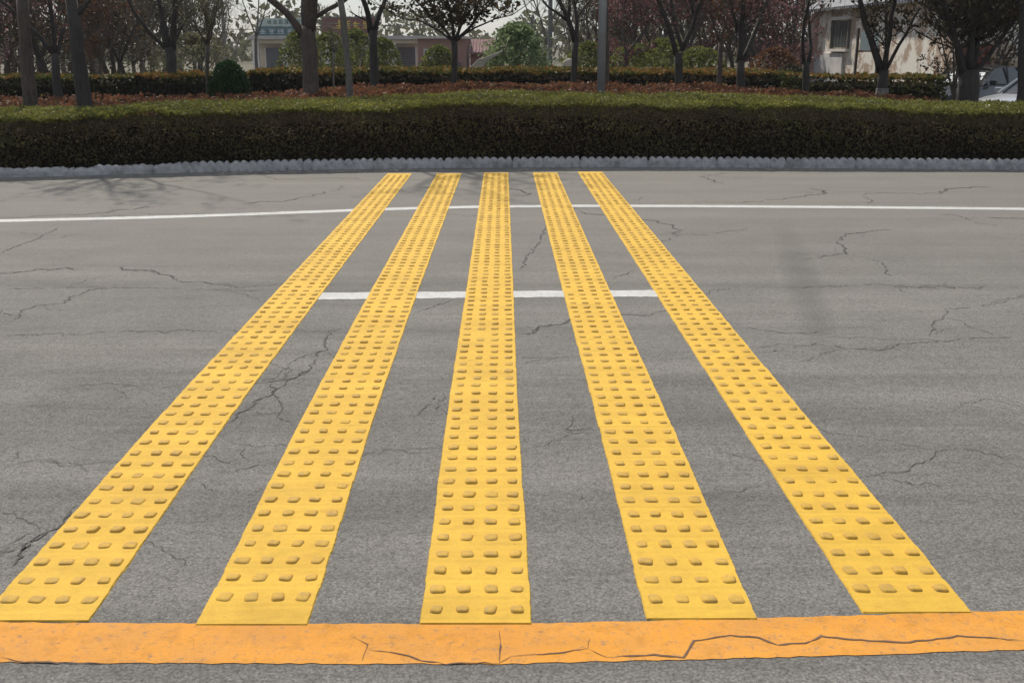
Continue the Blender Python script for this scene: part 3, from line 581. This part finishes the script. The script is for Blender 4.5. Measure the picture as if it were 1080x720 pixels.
# ------------------------------------------------ woodland trees behind
def proto(seed, h, mat, bark, leafy, size, lean=0, name='woodland_tree'):
    r = random.Random(seed); t = bpy.data.objects.new(name, None); C.objects.link(t); tb = MB(); LP = []
    th = h*r.uniform(.16, .3); p = [Vector((0, 0, -.2)), Vector((r.gauss(0, .05), 0, th*.5)), Vector((r.gauss(0, .1), 0, th))]
    tb.tube(p, [.15, .12, .10], 7)
    for k in range(5):
        a = k*1.256+r.uniform(-.4, .4); grow(tb, LP, p[-1]-Vector((0, 0, r.uniform(0, th*.3))), Vector((math.cos(a)*.45, math.sin(a)*.45, 1)), h*.45, .055, 3, r, leafy, .08, 5, .62)
    for k in range(4):
        a = r.uniform(0, 6.28); grow(tb, LP, p[1].lerp(p[2], r.random()), Vector((math.cos(a), math.sin(a), .4)), h*.2, .03, 2, r, leafy, .05, 4, .6)
    tb.build('trunk', bark, t, fix=False)
    leaf_mesh('crown', np.array(LP), size, mat, np.random.default_rng(seed).random(len(LP)), t); return t
protos = {'olive': proto(101, 7, M_OLIVE, M_BARK, 4, .16), 'bud': proto(102, 8, M_BUD, M_BARKG, 4, .13), 'plum': proto(103, 6, M_PLUM, M_BARK, 5, .15),
          'rust': proto(104, 6.5, M_RUST, M_BARKB, 5, .16), 'pink': proto(105, 5.5, M_PINK, M_BARKB, 5, .13), 'bare': proto(106, 9, M_BUD, M_BARKG, 1, .1)}
WL = {'olive': 'dull olive tree in the wood behind the hedges', 'bud': 'pale budding tree in the wood behind the hedges', 'plum': 'purplish-brown leafed tree in the wood behind the hedges',
      'rust': 'rust-brown leafed tree in the wood behind the hedges', 'pink': 'tree with pale pink blossom behind the back hedge', 'bare': 'thin almost bare tree in the distance behind the hedges'}
wr = random.Random(5); used = set()
spots = [(1012,27.5,'olive',.55),(-30,32,'olive',.8),(12,42,'rust',.9),(48,36,'olive',.8),(105,36,'rust',.75),(130,39,'olive',.8),(85,47,'olive',1),(66,60,'bud',1.1),(110,58,'olive',1.1),(172,48,'olive',.9),(150,46,'bud',.9),(210,54,'olive',.9),(190,70,'bud',1.1),(660,36,'plum',.7),(695,44,'olive',.85),(725,46,'plum',.85),(748,58,'olive',1),(785,46,'olive',.85),(810,52,'plum',1),(1045,31,'olive',.75),(1105,36,'olive',.9),(640,60,'bud',1),(845,72,'olive',1.2),(-20,34,'pink',.8),(6,36,'pink',.8),(40,44,'plum',1),(95,42,'rust',.9),(118,46,'rust',1),(75,52,'olive',1.1),(20,56,'olive',1.2),(-60,46,'plum',1),(140,55,'bud',1),(160,60,'olive',1),(125,66,'bare',1),(185,56,'bud',.9),(205,66,'bud',1),(228,72,'bare',.9),(100,70,'bud',1.1),(150,80,'bare',1.1),(248,90,'bare',.8),
         (-110,50,'olive',1.1),(575,62,'bare',.9),(612,60,'bud',.9),(628,52,'olive',.9),(648,50,'rust',.8),(662,56,'bud',1),(668,44,'plum',.9),(705,52,'bud',.9),(730,58,'olive',1),(742,48,'rust',.8),(772,52,'plum',.9),(795,56,'olive',1),(800,40,'plum',.8),(820,46,'rust',.8),(832,42,'plum',.85),(640,72,'olive',1.1),(720,76,'bud',1.2),(680,80,'olive',1.2),(765,80,'olive',1.2),(840,60,'olive',1.1),(600,84,'bare',1),(1000,50,'olive',1.2),(1060,54,'olive',1.2),(1120,44,'plum',1.1),(1150,52,'olive',1.2)]
for px, Y, kd, s in spots:
    p0 = protos[kd]; o = p0 if kd not in used else dup(p0); used.add(kd)
    x = PX(px, Y); o.location = (x, Y, gz(x, Y)); o.rotation_euler = (0, 0, wr.uniform(0, 6.28)); ss = s*wr.uniform(.85, 1.1); o.scale = (ss, ss, ss*wr.uniform(.9, 1.1))
    tag(o, WL[kd], 'tree', WL[kd].replace('tree', 'trees', 1))
# far-off wood, one mass on the horizon
def far_wood():
    r = np.random.default_rng(9); n = 26000; x = r.uniform(-170, 170, n); y = r.uniform(125, 165, n)
    top = 4.2+2.6*np.sin(x*.11+1)*np.sin(x*.041)+1.4*np.sin(x*.37)+.9*np.sin(x*1.1); z = -.5+(top+.5)*r.random(n)**.8
    o = leaf_mesh('far_woodland', np.stack([x, y, z], 1), .95, M_BUD, r.random(n)*.6, None, 0, .5); tag(o, 'hazy line of distant woodland along the horizon', 'woodland', kind='stuff')
far_wood()

# ------------------------------------------------ street pole
M_POLE = simple('galvanised_grey', (.36, .36, .37), (.28, .28, .29), 5, .5, .1, metallic=.3)
def pole():
    Y = 18.3; x = PX(634.5, Y); t = thing('metal_pole', 'tall grey metal pole rising out of the back of the front hedge', 'pole', (x, Y, .05))
    m = MB(); m.tube([(0, 0, 0), (0, 0, 3), (0, 0, 5.2)], [.072, .066, .058], 20); m.build('post', M_POLE, t, smooth=True, fix=False)
    m = MB(); m.tube([(0, 0, 0), (0, 0, .03)], [.15, .15], 16); m.build('base_plate', M_POLE, t)
    m = MB(); m.tube([(0, 0, 5.2), (0, 0, 5.25), (0, 0, 5.28)], [.07, .07, .03], 16); m.build('cap', M_POLE, t)
pole()
M_CONC = simple('pole_concrete', (.13, .13, .13), (.19, .19, .185), 4, .8)
def upole(px, Y, top, w, label):
    x = PX(px, Y); z0 = gz(x, Y); zt = P(px, top, Y).z; t = thing('utility_pole', label, 'utility pole', (x, Y, z0), 0, 'utility poles in the distance')
    m = MB(); m.tube([(0, 0, -.1), (0, 0, zt-z0)], [w*.6, w*.45], 10); m.build('post', M_CONC, t)
    m = MB(); m.box(-.7, .7, -.06-w*.5, -w*.5, zt-z0-.5, zt-z0-.4); m.build('crossarm', M_CONC, t)
    for s in (-.6, 0, .6):
        m = MB(); m.tube([(s, -.03-w*.5, zt-z0-.4), (s, -.03-w*.5, zt-z0-.28)], [.04, .03], 8); m.build('insulator', M_LIME, t)
    return x, zt-.3
upole(561, 78, 18, .3, 'short dark utility pole rising behind the pale green shrub')
upole(580, 60, -14, .26, 'tall thin utility pole just left of the crooked tree')
upole(238, 95, -8, .3, 'distant utility pole left of the shops, behind the slim young tree')
for i, (x0_, x1_, y0_, dz, l) in enumerate([(236, 268, 28, 0, 'thin overhead wire crossing the sky left of the shops'), (398, 425, 24, 0, 'upper overhead wire crossing the sky right of the red-brown sign')]):
    a = P(x0_-70, y0_-1, 96); c = P(x1_+80, y0_-1, 96); m = MB(); pts = [a.lerp(c, k/12)+Vector((0, 0, -.35*(1-(k/6-1)**2))) for k in range(13)]
    m.tube(pts, [.03]*13, 4); tag(m.build('overhead_wire', M_CONC, fix=False), l, 'wire')

# ------------------------------------------------ buildings
def mat_brick(name, a, b, mort, scale, white=None, wlo=.4, whi=.6):
    m, nt, N, L, B = newmat(name); tc = nt.nodes.new('ShaderNodeTexCoord'); sp = nt.nodes.new('ShaderNodeSeparateXYZ'); cb = nt.nodes.new('ShaderNodeCombineXYZ')
    L.new(tc.outputs['Object'], sp.inputs[0]); L.new(math_(nt, 'ADD', sp.outputs[0], sp.outputs[1]), cb.inputs[0]); L.new(sp.outputs[2], cb.inputs[1])
    br = nt.nodes.new('ShaderNodeTexBrick'); br.inputs['Scale'].default_value = scale; br.inputs['Color1'].default_value = (*a, 1); br.inputs['Color2'].default_value = (*b, 1); br.inputs['Mortar'].default_value = (*mort, 1)
    br.inputs['Mortar Size'].default_value = .018; L.new(cb.outputs[0], br.inputs['Vector']); c = br.outputs['Color']; v = coord(nt, obj=True)
    if white:
        c = mix(nt, ramp(nt, noise(nt, v, 1.1, 8, .7), [(wlo, g3(0)), (whi, g3(1))]), c, white)
        c = mix(nt, ramp(nt, noise(nt, v, 3.3, 6, .7), [(.6, g3(0)), (.75, g3(.6))]), c, (.2, .2, .21))
    L.new(c, B.inputs['Base Color']); B.inputs['Roughness'].default_value = .9; bump(nt, br.outputs['Fac'], B, -.4, .02); return m
M_RENDER = simple('shop_render', (.50, .42, .31), (.60, .54, .44), .8, .85)
M_COLUMN = simple('pale_column', (.78, .75, .70), (.66, .63, .58), 2, .8)
M_SHUT = simple('grey_shutter', (.10, .105, .13), (.14, .145, .17), 3, .6)
M_DOOR = simple('dark_door', (.06, .05, .065), (.09, .07, .08), 3, .6)
M_SLAB = simple('roof_slab', (.42, .38, .36), (.5, .47, .45), 2, .8)
M_TEAL = simple('teal_sign', (.05, .14, .17), (.07, .18, .20), 2, .5)
M_PALES = simple('pale_sign', (.42, .50, .48), (.50, .56, .53), 2, .5)
M_MAROON = simple('maroon_sign', (.13, .045, .035), (.17, .06, .05), 2, .5)
M_SWHITE = simple('sign_white', (.65, .68, .68), (.55, .58, .6), 2, .5)
M_SGREEN = simple('sign_green', (.05, .13, .10), (.06, .15, .12), 2, .5)
M_SYEL = simple('sign_yellow', (.65, .42, .05), (.7, .5, .08), 2, .5)
M_BRK = mat_brick('red_brick', (.22, .09, .065), (.30, .13, .09), (.30, .27, .25), 4)
M_BRW = mat_brick('whitewashed_brick', (.38, .24, .16), (.44, .32, .22), (.50, .45, .38), 3.2, (.80, .75, .66), .46, .53)
M_BRP = mat_brick('pink_brick', (.36, .20, .16), (.42, .24, .2), (.5, .45, .42), 3.2, (.55, .48, .44), .55, .65)
M_TILE = mat_brick('roof_tiles', (.20, .10, .10), (.26, .14, .14), (.09, .05, .05), 2.2)
M_GLASS = simple('dark_glass', (.05, .065, .065), (.09, .10, .10), 1.5, .15, 0)
M_REDP = simple('red_sheet', (.15, .018, .013), (.20, .025, .017), 1.2, .6)
M_TINROOF = simple('tin_roof', (.20, .215, .24), (.28, .30, .33), 2, .5)
def glyphs(mat, x0, x1, z0, z1, n, y, seed, parent):
    r = random.Random(seed); m = MB(); w = (x1-x0)/n; h = z1-z0; t = h*.085; q = 0
    for i in range(n):
        cx = x0+(i+.5)*w; s = min(w*.4, h*.5)
        for k in range(r.choice((3, 4))):
            zz = z0+h*(.12+.76*k/3.2); a = r.uniform(.55, 1)*s; q += 1; m.box(cx-a, cx+a, y-.03-.002*(q % 5), y, zz-t/2, zz+t/2)
        for k in range(r.choice((1, 2, 3))):
            xx = cx+r.uniform(-.7, .7)*s; q += 1; m.box(xx-t/2, xx+t/2, y-.045-.002*(q % 5), y, z0+h*r.uniform(.02, .3), z1-h*r.uniform(0, .3))
    return m.build('lettering', mat, parent)
def shops():
    Y = 100.; zg = -.5
    def X(px): return PX(px, Y)
    def Z(py): return P(300, py, Y).z
    x0, x1 = X(266), X(440); cx = (x0+x1)/2; t = thing('shop_row', 'long low single-storey shop row with flat roof and white columns in the distance', 'building', (cx, Y, zg)); 
    def b(name, a0, a1, y0, y1, z0, z1, mat, par=None): return MB().box(a0-cx, a1-cx, y0-Y, y1-Y, z0-zg, z1-zg).build(name, mat, par or t)
    wall = b('wall', x0+.3, x1, Y+1.2, Y+8, zg-.2, Z(42), M_RENDER)
    b('roof', x0-.2, x1+.3, Y-.4, Y+8.3, Z(41.8), Z(38), M_SLAB)
    b('beam', x0, x1, Y-.1, Y+.25, Z(46), Z(42)-.005, M_RENDER)
    for px, w in ((270.5, .30), (301, .2), (345, .2), (388, .2), (415, .25)): b('column', X(px)-w, X(px)+w, Y-.25, Y+.15, zg, Z(46)-.004 if px > 280 else Z(42)-.006, M_COLUMN)
    for p0, p1, q in ((278, 298, 51), (352, 366, 52), (418, 437, 50)):
        d = b('shutter' if p0 < 400 else 'door', X(p0), X(p1), Y+1.05, Y+1.198, zg, Z(q), M_SHUT if p0 < 400 else M_DOOR)
        m = MB()
        for k in range(9): m.box(X(p0)-cx+.05, X(p1)-cx-.05, 1.02, 1.049, .15+k*.22, .19+k*.22)
        m.build('slat', M_SHUT, d)
        b('door_frame', X(p0)-.12, X(p0)-.004, Y+1.0, Y+1.19, zg, Z(q), M_COLUMN, d); b('door_frame', X(p1)+.004, X(p1)+.12, Y+1.0, Y+1.19, zg, Z(q), M_COLUMN, d)
    w = b('window', X(316), X(336), Y+1.1, Y+1.197, zg+1, Z(52), M_GLASS)
    b('window', X(374), X(384), Y+1.1, Y+1.197, zg+1, Z(52), M_GLASS)
    # roof signs
    s1 = thing('roof_sign', 'two-tier teal and pale green lettered sign on the left end of the shop roof', 'sign', (X(298), Y, Z(38)))
    ox, oz = X(298), Z(38)
    def p(name, a0, a1, y0, y1, z0, z1, mat, par, ox, oz): return MB().box(a0-ox, a1-ox, y0, y1, z0-oz, z1-oz).build(name, mat, par)
    lo = p('lower_board', X(272), X(326), -.3, -.15, Z(37.9), Z(28), M_TEAL, s1, ox, oz); up = p('upper_board', X(274), X(322), -.25, -.12, Z(27.8), Z(19.5), M_PALES, s1, ox, oz)
    glyphs(M_SWHITE, X(275)-ox, X(322)-ox, Z(36.5)-oz, Z(29)-oz, 5, -.302, 1, lo); glyphs(M_SGREEN, X(284)-ox, X(320)-ox, Z(25.8)-oz, Z(20.5)-oz, 6, -.252, 2, up)
    for px in (280, 300, 318): p('strut', X(px)-.06, X(px)+.06, -.1, .0, Z(38), Z(20), M_CONC, s1, ox, oz)
    st = thing('chimney_pipe', 'thin dark pipe rising behind the teal shop sign', 'pipe', (X(289), Y+2, Z(38))); m = MB(); m.tube([(0,0,0),(0,0,Z(13)-Z(38))], [.11, .11], 8); m.build('pipe', M_CONC, st); m = MB(); m.tube([(0,0,Z(14)-Z(38)),(0,0,Z(12.4)-Z(38))], [.17, .03], 8); m.build('rain_cap', M_CONC, st)
    s2 = thing('roof_sign', 'red-brown sign with yellow lettering on the shop roof, behind the slender trunk', 'sign', (X(371), Y, Z(38))); ox = X(371)
    bd = p('board', X(342), X(400), -.3, -.12, Z(37.9), Z(18.8), M_MAROON, s2, ox, oz); p('top_rail', X(341), X(401), -.34, -.1, Z(18.7), Z(17.8), M_CONC, s2, ox, oz)
    glyphs(M_SYEL, X(354)-ox, X(392)-ox, Z(31)-oz, Z(21)-oz, 4, -.302, 3, bd)
    for px in (348, 372, 396): p('strut', X(px)-.06, X(px)+.06, -.08, .02, Z(38), Z(20), M_CONC, s2, ox, oz)
shops()
def brick_store():
    Y = 92.; zg = -.5; X = lambda px: PX(px, Y); Z = lambda py: P(470, py, Y).z
    cx = X(460); t = thing('brick_shop', 'low red brick shop with dark windows adjoining the shop row', 'building', (cx, Y, zg))
    def b(name, a0, a1, y0, y1, z0, z1, mat, par=None): return MB().box(a0-cx, a1-cx, y0, y1, z0-zg, z1-zg).build(name, mat, par or t)
    b('wall', X(441), X(492), 0, 7, zg-.2, Z(41), M_BRK); b('roof', X(438), X(494), -.5, 7.3, Z(41)+.003, Z(38.5), M_SLAB)
    w = b('window', X(447), X(462), -.06, -.003, Z(62), Z(52), M_SWHITE); b('window_pane', X(448), X(461), -.08, -.063, Z(61), Z(53), M_GLASS, w)
    b('plinth', X(441), X(486), -.12, -.004, zg, Z(66), M_DOOR); d = b('door', X(466), X(477), -.06, -.003, zg, Z(53), M_REDP)
    # tiled lean-to
    cx2 = X(508); t2 = thing('tiled_shed', 'low shed with purplish tiled roof and red wall left of the pale green shrub', 'building', (cx2, Y, zg))
    MB().box(X(494)-cx2+.15, X(532)-cx2, .6, 5, -.2, Z(57)-zg).build('wall', M_REDP, t2)
    m = MB(); a, c = X(493)-cx2+.02, X(534)-cx2; z0, z1 = Z(57)-zg+.01, Z(43)-zg
    m.v = [(a,0,z0),(c,0,z0),(c,3.6,z1),(a,3.6,z1),(a,0,z0+.12),(c,0,z0+.12),(c,3.6,z1+.12),(a,3.6,z1+.12)]; m.f = [(0,3,2,1),(4,5,6,7),(0,1,5,4),(1,2,6,5),(2,3,7,6),(3,0,4,7)]
    rf = m.build('roof', M_TILE, t2); m = MB()
    for k in range(12): xx = a+.1+(c-a-.2)*k/11; m.tube([(xx, -.03, z0+.15), (xx, 3.6, z1+.15)], [.05, .05], 6)
    m.build('tile_ridge', M_TILE, rf)
brick_store()
def house():
    # a long side wall faces left into the sun and recedes from its near corner at right
    xw = 13.55; Y1, Y2 = 32.6, 45.8; zg = gz(xw, 35)-.02; L = Y2-Y1; he = 3.18-zg; yaw = R(3)
    t = thing('brick_house', 'old whitewashed brick house with peeling sunlit side wall and grey tin roof, at right', 'building', (xw, Y1, zg), yaw)
    # local frame: +y runs back along the side wall, +x is the depth of the house
    D = 5.0; m = MB(); ap = he+1.35
    m.prism([(0, -.3), (D, -.3), (D, he), (D/2, ap), (0, he)], 0, L); m.build('wall', M_BRW, t)
    m = MB(); m.prism([(-.35, he-.19), (-.35, he-.09), (D/2, ap+.11), (D/2, ap+.004)], -.3, L+.3); m.prism([(D/2+.003, ap+.004), (D/2+.003, ap+.11), (D+.35, he-.09), (D+.35, he-.19)], -.3, L+.3)
    rf = m.build('roof', M_TINROOF, t); m = MB()
    for k in range(60):
        y = -.28+k*(L+.56)/60; m.v += [(-.37, y, he-.09), (-.37, y+.09, he-.09), (D/2, y+.09, ap+.16), (D/2, y, ap+.16), (-.37, y, he-.21), (-.37, y+.09, he-.21)]
        b = len(m.v)-6; m.f += [(b, b+1, b+2, b+3), (b, b+4, b+5, b+1)]
    m.build('corrugation', M_TINROOF, rf, fix=False)
    def wy(px): return xw*1123/(px-540)-Y1          # where along the wall
    y0, y1 = wy(907), wy(892)
    wd = MB().box(-.03, -.004, y0, y1, 1.55-zg+.0, 2.55-zg).build('window', M_GLASS, t)
    for c0, c1 in ((y0-.09, y0-.003), (y1+.003, y1+.09)): MB().box(-.10, -.006, c0, c1, 1.5-zg, 2.6-zg).build('window_frame', M_BARKG, wd)
    MB().box(-.16, -.006, y0-.12, y1+.12, 1.40-zg, 1.497-zg).build('window_sill', M_COLUMN, wd); MB().box(-.12, -.006, y0-.12, y1+.12, 2.603-zg, 2.72-zg).build('lintel', M_COLUMN, wd)
    m = MB()
    for k in range(1, 5): yy = y0+k*(y1-y0)/5; m.box(-.05, -.031, yy-.015, yy+.015, 1.55-zg, 2.55-zg)
    m.build('window_bars', M_CONC, wd)
    MB().box(-.09, -.003, wy(904), L-.1, -.1, 1.45-zg-.12).build('rendered_plinth', M_BRWH, t)
    MB().box(.15, 1.15, -.06, -.003, -.1, 2.05).build('door', M_REDP, t)
    Y = 46.; zg = gz(0, Y); X = lambda px: PX(px, Y); Z = lambda py: P(900, py, Y).z
    # pink wall to the left
    cx = X(833); t = thing('brick_wall', 'broken pinkish brick wall left of the whitewashed house', 'wall', (cx, Y-1, zg))
    m = MB(); m.prism([(X(806)-cx, -.2), (X(859)-cx, -.2), (X(859)-cx, Z(14)-zg), (X(846)-cx, Z(16)-zg), (X(846)-cx, Z(46)-zg), (X(838)-cx, Z(45)-zg), (X(836)-cx, Z(49)-zg), (X(822)-cx, Z(48)-zg), (X(820)-cx, Z(58)-zg), (X(806)-cx, Z(60)-zg)], 0, .3); m.build('wall', M_BRP, t)
    # notice board
    Y2 = 29.; X2 = lambda px: PX(px, Y2); Z2 = lambda py: P(915, py, Y2).z; cx = X2(915); z0 = gz(cx, Y2)
    t = thing('notice_board', 'pale panel on dark posts in front of the whitewashed house', 'board', (cx, Y2, z0))
    for px in (903.5, 926): MB().box(X2(px)-cx-.03, X2(px)-cx+.03, 0, .06, -.1, Z2(30 if px < 910 else 50)-z0).build('post', M_BARK, t)
    MB().box(X2(906)-cx, X2(925)-cx, -.04, -.003, Z2(53)-z0, Z2(34)-z0).build('panel', M_PALES, t); MB().box(X2(904.5)-cx+.003, X2(927)-cx, -.08, -.003, Z2(55)-z0, Z2(53.3)-z0).build('bottom_rail', M_BARK, t)
    MB().box(X2(914.5)-cx, X2(917.5)-cx, -.055, -.042, Z2(52)-z0, Z2(35)-z0).build('centre_strip', M_SWHITE, t)
    # red sheet building at far right
    Y3 = 34.; X3 = lambda px: PX(px, Y3); Z3 = lambda py: P(1050, py, Y3).z; cx = X3(1060); z0 = gz(cx, Y3)
    t = thing('red_shed', 'dark red sheet-metal shed behind the parked cars at the right edge', 'building', (cx, Y3, z0))
    w = MB().box(X3(1052)-cx, X3(1140)-cx, 0, 3, -.1, Z3(-20)-z0).build('wall', M_REDP, t); MB().box(X3(1049)-cx, X3(1143)-cx, -.4, 3.3, Z3(-20)-z0+.003, Z3(-24)-z0).build('roof', M_TINROOF, t)
    m = MB(); n = 50
    for k in range(n): xx = X3(1052)-cx+(X3(1140)-X3(1052))*(k+.5)/n; m.box(xx-.02, xx+.02, -.03, -.002, 0, Z3(-19)-z0)
    m.build('wall_ribs', M_REDP, w)
M_BRWH = simple('patchy_plaster', (.78, .75, .70), (.40, .40, .42), 1.5, .9)
house()

# pale rocks and sloping stone
M_ROCK = simple('pale_rock', (.48, .44, .36), (.34, .31, .25), 3, .9, .8, .05)
def rock(px, Y, py0, w, h, seed, label):
    bm = bmesh.new(); bmesh.ops.create_icosphere(bm, subdivisions=3, radius=1); r = random.Random(seed); offs = [Vector([r.gauss(0, 1) for _ in range(3)]).normalized() for _ in range(9)]
    for v_ in bm.verts:
        for o_ in offs:
            d = v_.co.dot(o_)-r.uniform(.62, .63)
            if d > 0: v_.co -= o_*d*.85
        v_.co.x *= w; v_.co.y *= w*.7; v_.co.z *= h
    me = bpy.data.meshes.new('rock'); bm.to_mesh(me); bm.free(); me.materials.append(M_ROCK)
    x = PX(px, Y); o = link('rock', me, None, (x, Y, P(px, py0, Y).z-h)); tag(o, label, 'rock', 'pale rocks beyond the back hedge'); return o
rock(590, 33, 64, .42, .75, 1, 'pale rock at the left of the rock pair, beside the crooked tree'); rock(600, 33.4, 61.5, .40, .85, 2, 'taller pale rock right against the crooked tree trunk')
def slope():
    Y = 33; a = P(493, 74, Y); c = P(506, 62, Y); e = P(530, 53, Y); cx = c.x; z0 = gz(cx, Y); m = MB()
    m.prism([(a.x-cx-.1, -.1), (a.x-cx, a.z-z0), (c.x-cx-.03, c.z-z0), (c.x-cx+.12, c.z-z0+.02), (e.x-cx, e.z-z0), (e.x-cx, e.z-z0-.06), (c.x-cx+.2, c.z-z0-.10), (c.x-cx+.1, c.z-z0-.3), (c.x-cx, -.1)], -.3, .3)
    tag(m.build('sloping_stone', M_ROCK, None, loc=(cx, Y, z0), bevel=.02), 'pale slanting stone coping left of the pale green shrub', 'stone')
slope()

# ------------------------------------------------ cars
def carpaint(name, c):
    m, nt, N, L, B = newmat(name); B.inputs['Base Color'].default_value = (*c, 1); B.inputs['Metallic'].default_value = .35; B.inputs['Roughness'].default_value = .32
    B.inputs['Coat Weight'].default_value = .6; L.new(ramp(nt, noise(nt, coord(nt, obj=True), 3, 5), [(.3, c), (.7, tuple(q*.85 for q in c))]), B.inputs['Base Color']); return m
M_SILVER = carpaint('silver_paint', (.55, .56, .58)); M_CARW = carpaint('white_paint', (.72, .72, .70))
M_CGL = simple('car_glass', (.03, .035, .04), (.05, .055, .06), 2, .05, 0); M_TYRE = simple('tyre', (.02, .02, .02), (.03, .03, .03), 9, .9); M_RIM = simple('rim', (.45, .45, .46), (.35, .35, .36), 9, .35, 0, metallic=.8)
M_LAMP = simple('headlamp', (.6, .62, .65), (.5, .52, .55), 9, .1, 0); M_BLUE = simple('plate_blue', (.03, .08, .38), (.03, .09, .42), 9, .5, 0); M_BLK = simple('black_plastic', (.02, .02, .022), (.03, .03, .03), 9, .6)
def make_car(paint, label, loc, rz):
    t = thing('parked_car', label, 'car', loc, rz, 'cars parked at the right')
    # stations along y (front = -y): y, half width, z bottom, z shoulder
    st = [(-2.25, .58, .30, .62), (-2.15, .78, .22, .72), (-1.9, .86, .20, .80), (-1.4, .89, .2, .90), (-.95, .895, .2, .95), (0, .90, .2, .96), (.9, .90, .2, .98), (1.6, .89, .2, 1.0), (2.05, .84, .24, .96), (2.25, .70, .32, .80)]
    m = MB(); K = 12
    for y, w, zb, zs in st:
        crown = .045 if y < -1 or y > 1.5 else 0
        ring = [(-w*.9, zb), (-w, zb+.15), (-w*1.0, (zb+zs)/2), (-w*.97, zs-.10), (-w*.88, zs-.01), (-w*.4, zs+crown), (w*.4, zs+crown), (w*.88, zs-.01), (w*.97, zs-.10), (w, (zb+zs)/2), (w, zb+.15), (w*.9, zb)]
        m.v += [(a, y, c) for a, c in ring]
    n = len(st); m.f = [(i*K+k, i*K+(k+1) % K, (i+1)*K+(k+1) % K, (i+1)*K+k) for i in range(n-1) for k in range(K)]+[tuple(range(K)), tuple((n-1)*K+k for k in range(K))]
    body = m.build('body', paint, t, smooth=True)
    g = MB(); gs = [(-.95, .76, .93, .93), (-.25, .66, .95, 1.38), (.3, .64, .95, 1.44), (.95, .64, .95, 1.40), (1.6, .72, .98, 1.01)]
    for y, w, zb, zt in gs: g.v += [(-.80, y, zb), (-w*(1 if zt > 1.1 else 1.05), y, zt-.02), (-w*.6, y, zt), (w*.6, y, zt), (w*(1 if zt > 1.1 else 1.05), y, zt-.02), (.80, y, zb)]
    g.f = [(i*6+k, i*6+k+1, (i+1)*6+k+1, (i+1)*6+k) for i in range(4) for k in range(5)]; g.build('glasshouse', M_CGL, t, smooth=False)
    r_ = MB(); rs = [(-.33, .62, 1.365), (.3, .63, 1.46), (1.0, .62, 1.41)]
    for y, w, z in rs: r_.v += [(-w-.03, y, z-.03), (-w*.6, y, z+.01), (w*.6, y, z+.01), (w+.03, y, z-.03)]
    r_.f = [(i*4+k, i*4+k+1, (i+1)*4+k+1, (i+1)*4+k) for i in range(2) for k in range(3)]; r_.build('roof', paint, t, smooth=True)
    for s in (-1, 1):
        for q0, q1, q2 in (((s*.80, -.97, .95), (s*.67, -.3, 1.36), .028), ((s*.70, .3, 1.42), (s*.80, .32, .97), .03), ((s*.66, 1.0, 1.38), (s*.79, 1.6, 1.0), .045)):
            p_ = MB(); p_.tube([q0, q1], [q2, q2], 6); p_.build('window_pillar', paint, t)
        MB().box(s*.93-.09, s*.93+.09, -.82, -.68, .95, 1.07).build('mirror', paint, t, bevel=.02)
        h = MB(); h.v = [(s*.42, -2.235, .60), (s*.72, -2.10, .60), (s*.80, -1.99, .74), (s*.46, -2.17, .73)]; h.v += [(a, b+.1, c) for a, b, c in h.v]; h.f = [(0,1,2,3),(7,6,5,4),(0,4,5,1),(1,5,6,2),(2,6,7,3),(3,7,4,0)]; 
        for i in range(8): a_, b2, c_ = h.v[i]; h.v[i] = (a_, b2-.03, c_)
        h.build('headlight', M_LAMP, t)
        MB().box(s*.62-.14, s*.62+.14, 2.12, 2.24, .72, .86).build('tail_light', M_REDP, t)
        for y in (-1.42, 1.38):
            w_ = MB(); w_.tube([(s*.72, y, .31), (s*.905, y, .31)], [.31, .31], 24); wo = w_.build('wheel', M_TYRE, t, bevel=0)
            w_ = MB(); w_.tube([(s*.90, y, .31), (s*.915, y, .31)], [.20, .18], 16); w_.build('rim', M_RIM, wo)
    MB().box(-.40, .40, -2.285, -2.235, .50, .60).build('grille', M_BLK, t); pl = MB().box(-.22, .22, -2.30, -2.287, .36, .48).build('number_plate', M_BLUE, t)
    glyphs(M_SWHITE, -.19, .19, .38, .46, 6, -2.302, 5, pl)
    w1 = MB(); w1.tube([(-.5, -1.0, .965), (.15, -.86, 1.02)], [.012, .012], 5); w1.build('wiper', M_BLK, t); return t
make_car(M_SILVER, 'silver saloon car parked at the right edge, its bonnet catching the sun', (PX(1122, 23.4), 23.4, -.36), R(-62))
M_DARKC = carpaint('charcoal_paint', (.03, .03, .034))
dc = make_car(M_DARKC, 'dark car with white patch on the windscreen, mostly hidden behind the broad many-stemmed tree', (PX(1032, 30), 30, -.36), R(-52))
sh = MB(); sh.quad((-.62, -.93, .975), (.62, -.93, .975), (.50, -.42, 1.27), (-.50, -.42, 1.27)); sh.build('windscreen_patch', M_SWHITE, dc, fix=False)  # flat white patch laid over the dark car's windscreen
# far air: light spring haze
def haze():
    m = bpy.data.materials.new('haze_air'); m.use_nodes = True; nt = m.node_tree; nt.nodes.clear(); o = nt.nodes.new('ShaderNodeOutputMaterial'); v = nt.nodes.new('ShaderNodeVolumePrincipled')
    v.inputs['Density'].default_value = .0005; v.inputs['Color'].default_value = (.88, .88, .88, 1); nt.links.new(v.outputs[0], o.inputs['Volume'])
    b = MB().box(-190, 190, -14, 175, -3, 16).build('haze', m); b['kind'] = 'stuff'
haze()
